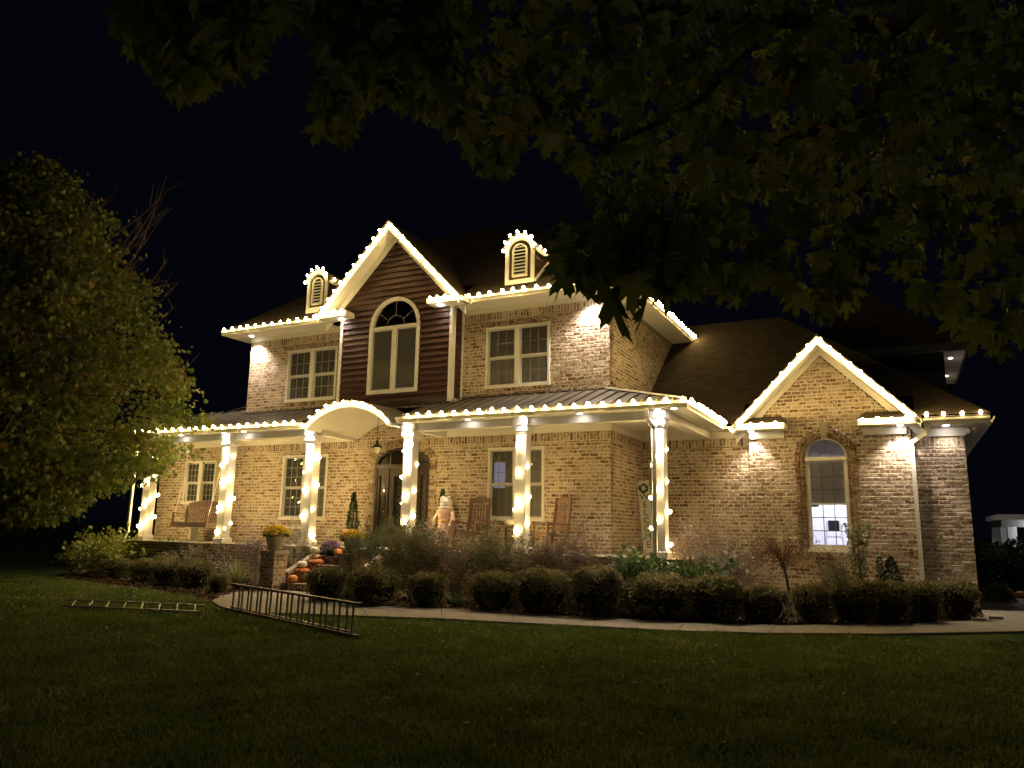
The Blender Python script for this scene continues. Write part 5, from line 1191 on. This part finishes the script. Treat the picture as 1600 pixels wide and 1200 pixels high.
# right of the steps
blades(545, 12.45, .55, .42, 110, 'green grassy clump beside the right brick pier', 'grass_clump', 'plant', M_BRIGHTG, .009)
shrub(612, 12.75, 1.72, 150, 'tall airy olive shrub right of the steps', leaf=M_OLIVE, nst=70, nl=6500, ls=.034, lo=.1)
shrub(655, 13.4, 1.6, 80, 'dark bushy shrub below the fourth porch column', leaf=M_BROWNL, nst=44, nl=3000, ls=.034, lo=.1)
shrub(715, 13.6, 1.5, 110, 'brownish shrub in front of the stuffed doll', leaf=M_BROWNL, nst=50, nl=3400, ls=.034, lo=.1)
shrub(775, 13.5, 1.55, 110, 'densest brown-green shrub before the porch side table', leaf=M_OLIVE, nst=50, nl=3800, ls=.034, lo=.1)
shrub(762, 13.3, 1.85, 40, 'few long bare twigs rising before the porch window', leaf=M_BROWNL, nst=5, nl=60, ls=.028)
shrub(835, 13.4, 1.3, 90, 'low dull shrub at the foot of the fifth porch column', leaf=M_BROWNL, nst=44, nl=3000, ls=.034, lo=.1)
shrub(893, 13.6, 1.55, 100, 'purplish twiggy shrub right of the fifth porch column', leaf=M_PURPL, nst=44, nl=2200, ls=.032, lo=.1)
shrub(935, 13.55, 1.05, 110, 'low purplish ground shrub along the porch edge', leaf=M_PURPL, nst=44, nl=2600, ls=.034, lo=.1)
blades(715, 12.55, .42, .5, 190, 'mound of green grass between two boxwoods', 'grass_clump', 'plant', M_BRIGHTG, .008)
blades(683, 12.9, .40, .4, 130, 'darker grass mound behind the smallest boxwood', 'grass_clump', 'plant', M_OLIVE, .008)
shrub(985, 13.35, 1.1, 110, 'leafy green hydrangea left of the porch downspout', leaf=M_BRIGHTG, nst=26, nl=520, ls=.12, tmpl=oval_template(.34, .1), lo=.45)
shrub(1088, 13.75, .98, 95, 'leafy green hydrangea right of the porch downspout', leaf=M_BRIGHTG, nst=24, nl=420, ls=.12, tmpl=oval_template(.36, .1), lo=.45)
shrub(1095, 14.6, 1.85, 125, 'feathery purple shrub at the right end of the porch', leaf=M_PURPL, nst=70, nl=2300, ls=.028, lo=.3)
shrub(1143, 14.2, 1.45, 55, 'upright plant with large pale leaves before the brick wall', 'plant', M_SILVER, 9, 85, .12, oval_template(.34, .1), 'tall_plant', lo=.45, droop=.5)
shrub(1165, 14.9, 1.45, 90, 'thin brown shrub behind the pale large-leafed plant', leaf=M_PURPL, nst=40, nl=1100, ls=.026, lo=.3)
# red lace-leaf maple
c = at(1232, 900, 15.0); t = thing('lace_maple', 'small weeping rust-red lace maple left of the arched window', 'tree', (c.x, 15.0, 0))
m = MB(); tr = [(c.x+.02, 15, 0), (c.x+.0, 15, .35), (c.x-.03, 15, .62), (c.x-.08, 15, .88)]; m.tube(tr, [.035, .03, .026, .02], 7); m.build('trunk', M_BARK, t)
m = MB(); P = []; D = []
for i in range(34):
    a = rnd.uniform(0, 6.283); R_ = rnd.uniform(.35, 1.15); top_ = rnd.uniform(1.05, 1.58)-.25*R_*R_+.12; p0 = Vector((c.x-.08, 15, rnd.uniform(.75, .9))); d_ = Vector((math.cos(a), math.sin(a)*.75, 0))
    pts = [p0, p0+d_*R_*.22+Vector((0, 0, (top_-p0.z)*.6)), p0+d_*R_*.6+Vector((0, 0, top_-p0.z)), p0+d_*R_+Vector((0, 0, (top_-p0.z)*.3))]
    m.tube(pts, [.009, .005, .003, .0015], 4, cap=False)
    for _ in range(48): k = rnd.uniform(.8, 3); j = min(int(k), 2); p = pts[j].lerp(pts[j+1], k-j); P.append((p.x+rnd.gauss(0, .05), p.y+rnd.gauss(0, .05), p.z-abs(rnd.gauss(0, .08)))); D.append((d_.x*.4, d_.y*.4, -1))
m.build('branches', M_BARK, t, kind='stuff'); n = len(P); leafobj('foliage', np.array(P), np.array(D)+rdir(n)*.6, rdir(n), rng.uniform(.035, .07, n), oval_template(.2, .05), M_REDLACE, t, 'stuff')
shrub(1300, 15.4, 1.12, 70, 'dark twiggy shrub under the arched window', leaf=M_BROWNL, nst=34, nl=1500, ls=.03, lo=.2)
shrub(1312, 15.2, .95, 50, 'low plant with pale leaf tips under the arched window', 'plant', M_SILVER, 14, 130, .07, name='perennial', lo=.5)
# small standard tree beside the window
c = at(1343, 900, 16.3); t = thing('standard_tree', 'slim young tree with drooping pale leaves right of the arched window', 'tree', (c.x, 16.3, 0))
MB().tube([(c.x, 16.3, 0), (c.x+.02, 16.3, .8), (c.x, 16.3, 1.62)], [.022, .018, .01], 6).build('trunk', M_BARK, t)
n = 420; zz = rng.uniform(.55, 1.68, n); rr = rng.uniform(0, 1, n)**.5*(.13+.12*np.clip((zz-1.2)/.4, 0, 1)); aa = rng.uniform(0, 6.28, n)
leafobj('foliage', np.c_[c.x+rr*np.cos(aa), 16.3+rr*np.sin(aa), zz], np.c_[np.cos(aa)*.6, np.sin(aa)*.6, -np.ones(n)]+rdir(n)*.5, rdir(n)+np.array((0, 0, 1)), rng.uniform(.05, .1, n), oval_template(.3, .1), M_OLIVE, t, 'stuff')
# dwarf conifer
def conifer(px, Y, zb, h, r_, label, name='dwarf_conifer', pot=None, n=2200, mt=None):
    c = at(px, 850, Y); t = thing(name, label, 'evergreen', (c.x, Y, zb))
    if pot: MB().lathe([(0, 0), (.11, 0), (.14, pot), (.125, pot), (0, pot*.9)], (c.x, Y, zb), 16).build('pot', M_BLACK, t, smooth=True); zb += pot
    MB().tube([(c.x, Y, zb), (c.x, Y, zb+h*.9)], [.02, .008], 5).build('trunk', M_BARK, t)
    u = rng.random(n)**1.3; R_ = r_*(1-u)**.8*(1+.12*np.sin(u*30))*rng.uniform(.55, 1.05, n); a = rng.uniform(0, 6.283, n)
    P = np.c_[c.x+R_*np.cos(a), Y+R_*np.sin(a), zb+.03+u*h]; leafobj('foliage', P, np.c_[np.cos(a), np.sin(a), np.full(n, .9)]+rdir(n)*.5, rdir(n), rng.uniform(.035, .075, n), oval_template(.18, .05), mt or M_CONIF, t, 'stuff'); return t
M_CONIF = leaf_mat('conifer_green', [(0, (0.019, 0.045, 0.016)), (.6, (0.040, 0.080, 0.029)), (1, (0.080, 0.128, 0.048))], .15)
conifer(1390, 16.6, 0, .98, .36, 'dark green dwarf conifer between arched window and downspout', n=2600)
conifer(1372, 16.6, 0, .98, .16, 'narrow dark evergreen shoot behind the dwarf conifer', n=700)
conifer(549, 15.2, FL, 1.02, .17, 'slim cone evergreen in a pot left of the front door', 'potted_evergreen', .24, 1800)
conifer(689, 15.35, FL, 1.08, .17, 'slim cone evergreen in a pot behind the stuffed doll', 'potted_evergreen', .24, 1800)
# ------------------------------------------------------------------ far right corner beyond the house
def bushball(c, r_, h, n, ls, mt, label, name='bush', cat='bush', core=True):
    t = thing(name, label, cat, (c[0], c[1], 0)); d = rdir(n); d[:, 2] = np.abs(d[:, 2]); b_ = 1+.12*np.sin(d[:, :1]*6)*np.sin(d[:, 1:2]*5+2)
    P = np.array((c[0], c[1], .02))+d*np.array((r_, r_*.8, h))*rng.uniform(.75, 1.03, (n, 1))*b_
    leafobj('foliage', P, d+rdir(n)*.8, d+rdir(n)*.5, rng.uniform(.6, 1.2, n)*ls, oval_template(.42, .12), mt, t, 'stuff')
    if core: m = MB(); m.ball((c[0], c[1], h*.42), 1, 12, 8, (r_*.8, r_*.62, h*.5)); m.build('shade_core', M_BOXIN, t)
    return t
bushball((2.35, 24.8), 1.15, 1.25, 5200, .10, M_CONIF, 'large dark round bush beyond the right corner of the house')
bushball((1.72, 20.6), .34, .40, 1500, .045, M_YELG, 'small yellow-green bush at the edge of the driveway')
bushball((3.4, 23.6), .5, .3, 900, .05, M_OLIVE, 'low green plant right of the driveway pumpkins')
pumpkin(2.02, 22.3, 0, .15, .2, M_PWHITE, 'white pumpkin on the driveway edge beyond the house corner')
pumpkin(2.32, 22.2, 0, .15, .19, M_PORANGE, 'orange pumpkin on the driveway next to the white one'); pumpkin(2.58, 22.3, 0, .15, .19, M_PORANGE, 'rightmost orange pumpkin on the driveway')
t = thing('garden_urn', 'pale urn behind the pumpkins on the driveway', 'urn', (2.85, 22.9, 0)); MB().lathe([(0, 0), (.1, 0), (.06, .08), (.17, .22), (.16, .34), (.18, .36), (0, .33)], (2.85, 22.9, 0), 16).build('body', M_STONECAP, t, smooth=True)
for i, (x, y, a, lab) in enumerate(((1.28, 16.15, .3, 'loose edging brick by the last hedge boxwood'), (.98, 15.62, .1, 'edging brick lying at the foot of the corner boxwood'), (1.65, 18.8, .5, 'loose brick on the driveway beside the house corner'))):
    m = MB(); ca, sa = math.cos(a), math.sin(a); m.obox((x, y, .06), (.2*ca, .2*sa, 0), (-.09*sa, .09*ca, 0), (0, 0, .06)); o = m.build('loose_brick', M_STONECAP); bevel(o, .008); tag(o, lab, 'brick', 'loose bricks')
# white pergola
t = thing('pergola', 'white-posted pergola in the dark beyond the driveway', 'pergola', (4.0, 29, 0)); M_PERG = mat('dim_white_paint', (.5, .5, .5), .7)
for x, y in ((2.72, 31.5), (2.82, 29.9), (2.88, 28.4), (5.6, 28.4), (5.6, 31.5)): m = MB(); m.box(x-.12, x+.12, y-.12, y+.12, 0, 1.75); m.build('post', M_PERG, t)
part('roof_beam', M_PERG, (2.6, 6.2, 28.1, 28.3, 1.75, 1.95), parent=t); part('roof_beam', M_PERG, (2.6, 2.8, 28.32, 31.9, 1.75, 1.95), parent=t); part('roof_slab', M_PERG, (2.5, 6.3, 27.9, 32, 1.96, 2.12), parent=t)
o = part('added_lamp', M_LAMP, (3.37, 3.43, 28.04, 28.098, 1.60, 1.72), parent=t)  # added lamp body for the light that brightens the posts
pl = bpy.data.lights.new('pergola_fill', 'POINT'); pl.energy = 12; pl.color = (.85, .9, 1); pl.shadow_soft_size = .05  # added point light so the posts show up
q = bpy.data.objects.new('pergola_fill', pl); col.objects.link(q); q.parent = t; q.location = Vector((3.4, 28.03, 1.55))-Vector(t.location)
# ------------------------------------------------------------------ ladders
def ladder(a, b, up, wid, n, label, mt_rail, mt_rung, second=None, rr=.016, rh=.075):
    a, b, up = Vector(a), Vector(b), Vector(up).normalized(); t = thing('ladder', label, 'ladder', a); d = (b-a); dn = d.normalized(); nrm = dn.cross(up)
    for k in (0, 1):
        p = up*wid*k; MB().beam(a+p, b+p, .022, rh, up=nrm).build('rail', mt_rail, t)
    for i in range(n): q = a+d*((i+.5)/n); MB().tube([q, q+up*wid], rr, 8).build('rung', mt_rung, t)
    if second:
        o, u0, u1 = second; o = nrm*o
        for k in (0, 1): p = up*(wid*(.04+.92*k)); MB().beam(a+d*u0+p+o, a+d*u1+p+o, .026, .07, up=nrm).build('rail', mt_rail, t)
        for i in range(n-1): q = a+d*((i+.5)/n+.022)+o; MB().tube([q+up*wid*.04, q+up*wid*.96], rr, 8).build('rung', mt_rung, t)
    return t
A, B = gp(356, 954), gp(560, 999); A.z = B.z = .04
l2 = ladder(A, B, (0, .03, 1), .40, 12, 'extension ladder standing on its long edge beside the walkway', M_ALUDARK, M_ALU, second=(-.06, .0, .93))
MB().tube([A.lerp(B, .28)+Vector((.02, -.03, .40)), A.lerp(B, .36)+Vector((.02, -.05, .38))], .008, 5).build('latch_rope', M_BLACK, l2)
A, B = gp(98, 951.5), gp(318, 961.5); A.z = B.z = .05; nrm = (gp(340, 956)-B); nrm.z = 0
la = ladder(A, B, (gp(318, 953.5)-gp(318, 961.5)+Vector((0, 0, .10))), .45, 8, 'ladder lying flat on the lawn left of the walkway', M_ALU, M_ALU, rh=.03, rr=.013)
A = gp(196, 942); t = tag(MB().tube([A+Vector((-.05, 0, .02)), A+Vector((.13, .05, .20))], .012, 5).build('garden_stake', M_CREAM), 'short pale stake leaning in the lawn behind the flat ladder', 'stake')
# fallen leaves on lawn and bed
TPL = star_template()
k = 0
n = 420; dd_ = rng.uniform(5.5, 15, n); xx_ = rng.uniform(-.7, .6, n); FX = dd_*fx_+dd_*xx_*rx_; FY_ = dd_*fy_+dd_*xx_*ry_; kk = inside(FX, FY_, lawnpoly); FX, FY_ = FX[kk], FY_[kk]; n = len(FX)
leafobj('fallen_leaves', np.c_[FX, FY_, np.full(n, .055)], np.c_[rng.normal(0, 1, (n, 2)), rng.normal(0, .2, n)], np.c_[rng.normal(0, .5, (n, 2)), np.ones(n)], rng.uniform(.03, .06, n), TPL, leaf_mat('fallen_leaf', [(0, (.10, .06, .02)), (.6, (.22, .15, .05)), (1, (.35, .27, .12))], .2), None, 'stuff')
n = 1500; P_ = bedR; xs = rng.uniform(-10.5, 1.2, n*2); ys = rng.uniform(11, 15, n*2); kk = inside(xs, ys, P_); xs, ys = xs[kk][:n], ys[kk][:n]; n = len(xs)
leafobj('fallen_leaves', np.c_[xs, ys, np.full(n, .05)], np.c_[rng.normal(0, 1, (n, 2)), rng.normal(0, .3, n)], np.c_[rng.normal(0, .5, (n, 2)), np.ones(n)], rng.uniform(.025, .05, n), TPL, leaf_mat('bed_leaf_litter', [(0, (.09, .05, .03)), (.6, (.20, .13, .08)), (1, (.34, .26, .18))], .2), None, 'stuff')
# ------------------------------------------------------------------ maple tree at the left
M_LT = leaf_mat('autumn_maple_leaf', [(0, (.06, .10, .015)), (.4, (.12, .17, .025)), (.7, (.19, .21, .03)), (.9, (.29, .20, .04)), (1, (.34, .15, .04))], .42)
TC = Vector((-18.35, 10.25, 0)); 
lt = thing('maple_tree', 'big round maple turning yellow at the left corner of the house', 'tree', TC)
trunkp = [TC, TC+Vector((.05, 0, 1.5)), TC+Vector((-.1, .1, 3.5)), TC+Vector((0, 0, 6)), TC+Vector((.1, 0, 8.6))]
MB().tube(trunkp, [.20, .16, .13, .08, .02], 10).build('trunk', mat('shaded_maple_bark', (.025, .02, .015), .95), lt)  # bark colour darkened so the trunk sinks into the night shade
m = MB(); ends = []
def crown_r(z):   # crown radius at height z
    u = (z-1.45)/(9.9-1.45)
    return 0 if u < 0 or u > 1 else 3.95*(1-.30*max(0, u-.35)/.65)*math.sin(math.pi*min(1, u*.92+.08)**.78)**.8
for i in range(90):
    z0_ = rnd.uniform(1.4, 7.6); a = rnd.uniform(0, 6.283); zt_ = min(9.2, z0_+rnd.uniform(-.1, 1.6)); R_ = crown_r(max(1.7, zt_))*rnd.uniform(.75, .97); p0 = TC+Vector((0, 0, z0_)); p3 = TC+Vector((math.cos(a)*R_, math.sin(a)*R_, zt_)); pm = p0.lerp(p3, .5)+Vector((0, 0, .25))
    m.tube([p0, pm, p3], [.045, .022, .006], 5, cap=False); ends += [(p0, pm, p3)]
    for _ in range(4):
        k = rnd.uniform(.35, .95); q = (pm.lerp(p3, (k-.35)/.6)); e = q+Vector((rnd.gauss(0, .5), rnd.gauss(0, .5), rnd.gauss(.25, .35))); m.tube([q, e], [.010, .003], 3, cap=False); ends.append((q, q.lerp(e, .5), e))
m.build('branches', M_BARK, lt, kind='stuff')
n = 70000; P = []
lumps = [(rnd.uniform(0, 6.283), rnd.uniform(1.8, 9.0), rnd.uniform(.5, 1.1)) for _ in range(46)]
cl = []
for i in range(760):
    z = 1.5+8.3*rnd.random()**1.05; a = rnd.uniform(0, 6.283); f_ = 1+.13*math.sin(3*a+1.3*z)+.13*math.sin(7*a-2.6*z)+.08*math.sin(13*a+5*z)+.10*math.sin(2.3*z+1)-.06; R_ = crown_r(z)*f_*rnd.uniform(.25, 1.0)**.4; R_ *= 1 if z > 3.1 else .66+.34*(z-1.45)/1.65
    cl.append((R_*math.cos(a), R_*math.sin(a), z, rnd.uniform(.16, .36)))
cl = np.array(cl); ix = rng.integers(0, len(cl), n); C_ = cl[ix]; P = C_[:, :3]+rng.normal(0, 1, (n, 3))*C_[:, 3:4]*np.array((1, 1, .5)); P[:, 2] = np.maximum(P[:, 2], 1.25+.15*rng.random(n))+0
P = P+np.array((TC.x, TC.y, 0)); tip = np.c_[rng.normal(0, .7, (n, 2)), -np.abs(rng.normal(.9, .5, n))]
leafobj('foliage', P, tip, rdir(n)+np.array((.3, .2, .5)), rng.uniform(.07, .115, n), star_template(), M_LT, lt, 'stuff')
# bare twigs reaching up and right out of the crown
m = MB()
for i in range(60):
    z = rnd.uniform(4.6, 9.0); p0 = TC+Vector((rnd.uniform(1.8, 3.2), rnd.uniform(-1, 1), z-1.2)); d_ = Vector((rnd.uniform(.4, 1.1), rnd.uniform(-.3, .5), rnd.uniform(.5, 1.3))).normalized()*rnd.uniform(1.0, 1.9)
    q = p0+d_*.55+Vector((0, 0, -.05)); e = p0+d_; m.tube([p0, q, e], [.012, .007, .002], 3, cap=False)
    for _ in range(3): k = rnd.uniform(.3, .9); s_ = p0.lerp(e, k); m.tube([s_, s_+Vector((rnd.uniform(-.1, .5), rnd.uniform(-.3, .3), rnd.uniform(.1, .5)))], [.005, .0015], 3, cap=False)
m.build('bare_twigs', M_TWIG, lt, kind='stuff')

# ------------------------------------------------------------------ overhanging maple near the camera
M_NEAR = leaf_mat('near_maple_leaf', [(0, (.06, .10, .014)), (.45, (.105, .15, .018)), (.88, (.16, .18, .026)), (1, (.22, .16, .03))], .32)
nt_ = thing('overhanging_maple', 'dark maple whose large leaves hang over the lawn close to the viewer', 'tree', (3.6, 2.2, 0))
MB().tube([(3.6, 2.2, 0), (3.55, 2.25, 1.5), (3.4, 2.3, 3.0), (3.1, 2.5, 4.6), (2.9, 2.6, 6.5)], [.26, .21, .18, .14, .08], 12).build('trunk', M_BARK, nt_)
bx = [180, 190, 240, 290, 330, 395, 415, 500, 503, 530, 556, 575, 640, 700, 745, 795, 825, 880, 930, 965, 1005, 1050, 1100, 1150, 1200, 1262, 1318, 1340, 1362, 1385, 1430, 1500, 1560, 1600, 2100]
by = [5, 85, 150, 190, 155, 140, 75, 80, 240, 255, 240, 175, 195, 225, 298, 300, 215, 275, 345, 430, 470, 492, 470, 500, 468, 525, 530, 470, 425, 400, 500, 545, 580, 565, 600]
def bound(x): return float(np.interp(x, bx, by))
brs = MB(); twg = []
def branch(pix, r0):
    pts = [atd(px, py, d_) for px, py, d_ in pix]; n_ = len(pts); brs.tube(pts, [r0*(1-.8*i/(n_-1)) for i in range(n_)], 6, cap=False)
    return pts
branch([(1750, -260, 4.2), (1400, 40, 4.2), (1150, 30, 4.4), (880, -10, 4.3), (600, -60, 4.0)], .07)
branch([(1800, 60, 4.6), (1600, 190, 4.8), (1420, 150, 5.0), (1200, 230, 5.0), (1040, 370, 4.6), (960, 440, 4.0)], .05)
branch([(1850, 280, 4.6), (1650, 330, 4.8), (1500, 372, 4.8), (1380, 300, 5.0), (1180, 270, 5.2)], .04)
branch([(1500, -150, 3.6), (1050, -60, 3.6), (760, 0, 3.4), (700, 70, 3.2)], .022); branch([(900, -160, 3.4), (560, -60, 3.2), (330, 10, 3.1), (230, 30, 3.0)], .03)
branch([(1250, 0, 4.0), (1090, 160, 4.0), (950, 230, 3.9), (800, 200, 3.7)], .02); branch([(1750, 400, 4.4), (1600, 430, 4.4), (1500, 440, 4.3)], .02)
brs.build('branches', M_BARK, nt_, kind='stuff')
MT = maple_template()
def near_leaf(px, py, dist, R_, sway=.35):
    p = atd(px, py, dist); tip = Vector((rnd.gauss(0, sway), rnd.gauss(0, sway), -1)).normalized(); a = rnd.gauss(0, .9); nrm = Vector((math.sin(a)+_v.x*-.5, -math.cos(a), rnd.gauss(.25, .35)))
    return p, tip, nrm, R_
LV = []
# edge leaves first: they hang just above the lower outline of the crown
x = 186.
while x < 1640:
    b = bound(x)
    for _ in range(2):
        dist = rnd.uniform(2.7, 3.7) if x < 900 else rnd.uniform(3.1, 4.6); R_ = rnd.uniform(.09, .125)
        rp = R_*F/dist*1.18; xx = x+rnd.uniform(-14, 14); yy = bound(xx)-rp-rnd.uniform(0, 18)-(_*26)
        LV.append(near_leaf(xx, yy, dist, R_, .22))
    x += rnd.uniform(16, 28)
LV.append(near_leaf(958, 452, 2.2, .135, .10)); LV.append(near_leaf(905, 430, 2.4, .10, .25)); LV.append(near_leaf(985, 430, 2.5, .12, .25)); LV.append(near_leaf(880, 400, 2.6, .11, .25)); LV.append(near_leaf(940, 395, 2.7, .12, .25)); LV.append(near_leaf(1010, 470, 2.5, .10, .3)); LV.append(near_leaf(860, 395, 2.8, .09)); LV.append(near_leaf(905, 420, 2.7, .09)); LV.append(near_leaf(1040, 450, 2.9, .10))
for _ in range(110):
    xx = rnd.uniform(868, 1090); yy = rnd.uniform(330, 470); R_ = rnd.uniform(.08, .11); dist = rnd.uniform(2.7, 4.0)
    if yy+R_*F/dist < bound(xx)+6: LV.append(near_leaf(xx, yy, dist, R_, .3))
for _ in range(60): LV.append(near_leaf(rnd.uniform(865, 1075), rnd.uniform(345, 430), rnd.uniform(2.6, 3.4), rnd.uniform(.085, .12), .3))
nfill = 3300
while nfill:
    xx = rnd.uniform(150, 1850); b = bound(min(max(xx, 180), 2000)); yy = rnd.uniform(-160, b)
    dist = rnd.uniform(2.7, 4.2) if xx < 700 else rnd.uniform(3.0, 6.4); R_ = rnd.uniform(.08, .125); rp = R_*F/dist*1.15
    if yy+rp > b-6: continue
    if xx < 900 and rnd.random() < .35*(1-yy/ max(b, 1)) : pass
    nfill -= 1; LV.append(near_leaf(xx, yy, dist, R_))
MT2 = (MT[0].copy(), MT[1]); MT2[0][:, 2] = -.42*np.abs(MT[0][:, 0])**1.3-.22*np.maximum(0, MT[0][:, 1]-.2)**2+.04*np.sin(MT[0][:, 0]*9)
MT3 = (MT[0].copy(), MT[1]); MT3[0][:, 0] *= .82; MT3[0][:, 2] = .30*np.abs(MT[0][:, 0])**1.2-.35*np.maximum(0, MT[0][:, 1])**2
MELS = [npmesh('leaf', *q_) for q_ in (MT, MT2, MT3)]
for q_ in MELS: q_.materials.append(M_NEAR)
off = Vector(nt_.location)
for p, tip, nrm, R_ in LV[:300]:
    y = tip.normalized(); z = (nrm-y*nrm.dot(y)).normalized(); x_ = y.cross(z); o = bpy.data.objects.new('leaf', MELS[rnd.randrange(3)]); col.objects.link(o); o.parent = nt_
    M4 = Matrix((( x_.x, y.x, z.x, 0), (x_.y, y.y, z.y, 0), (x_.z, y.z, z.z, 0), (0, 0, 0, 1))); o.matrix_local = Matrix.Translation(p-off) @ M4 @ Matrix.Scale(R_, 4)
rest = LV[300:]+[near_leaf(rnd.uniform(980, 1950), rnd.uniform(-300, 320), rnd.uniform(5.2, 7.8), rnd.uniform(.09, .13), .3) for _ in range(1500)]  # the extra far leaves are added to shade the upper right crown
for q_i, tm_ in enumerate((MT, MT2, MT3)):
    rs = rest[q_i::3]
    leafobj('leaves', np.array([tuple(q[0]) for q in rs]), np.array([tuple(q[1]) for q in rs]), np.array([tuple(q[2]) for q in rs]), np.array([q[3] for q in rs])*rng.uniform(.75, 1.1, len(rs)), tm_, M_NEAR, nt_, 'stuff')
m = MB()
for p, tip, nrm, R_ in LV[:1200]: m.tube([p+tip*R_*.15, p-tip*R_*.6+Vector((rnd.gauss(0, .01), 0, .01)), p-tip*R_*1.5+Vector((rnd.gauss(0, .05), rnd.gauss(0, .05), .02))], [.0018, .0018, .002], 3, cap=False)
m.build('petioles', M_TWIG, nt_, kind='stuff')
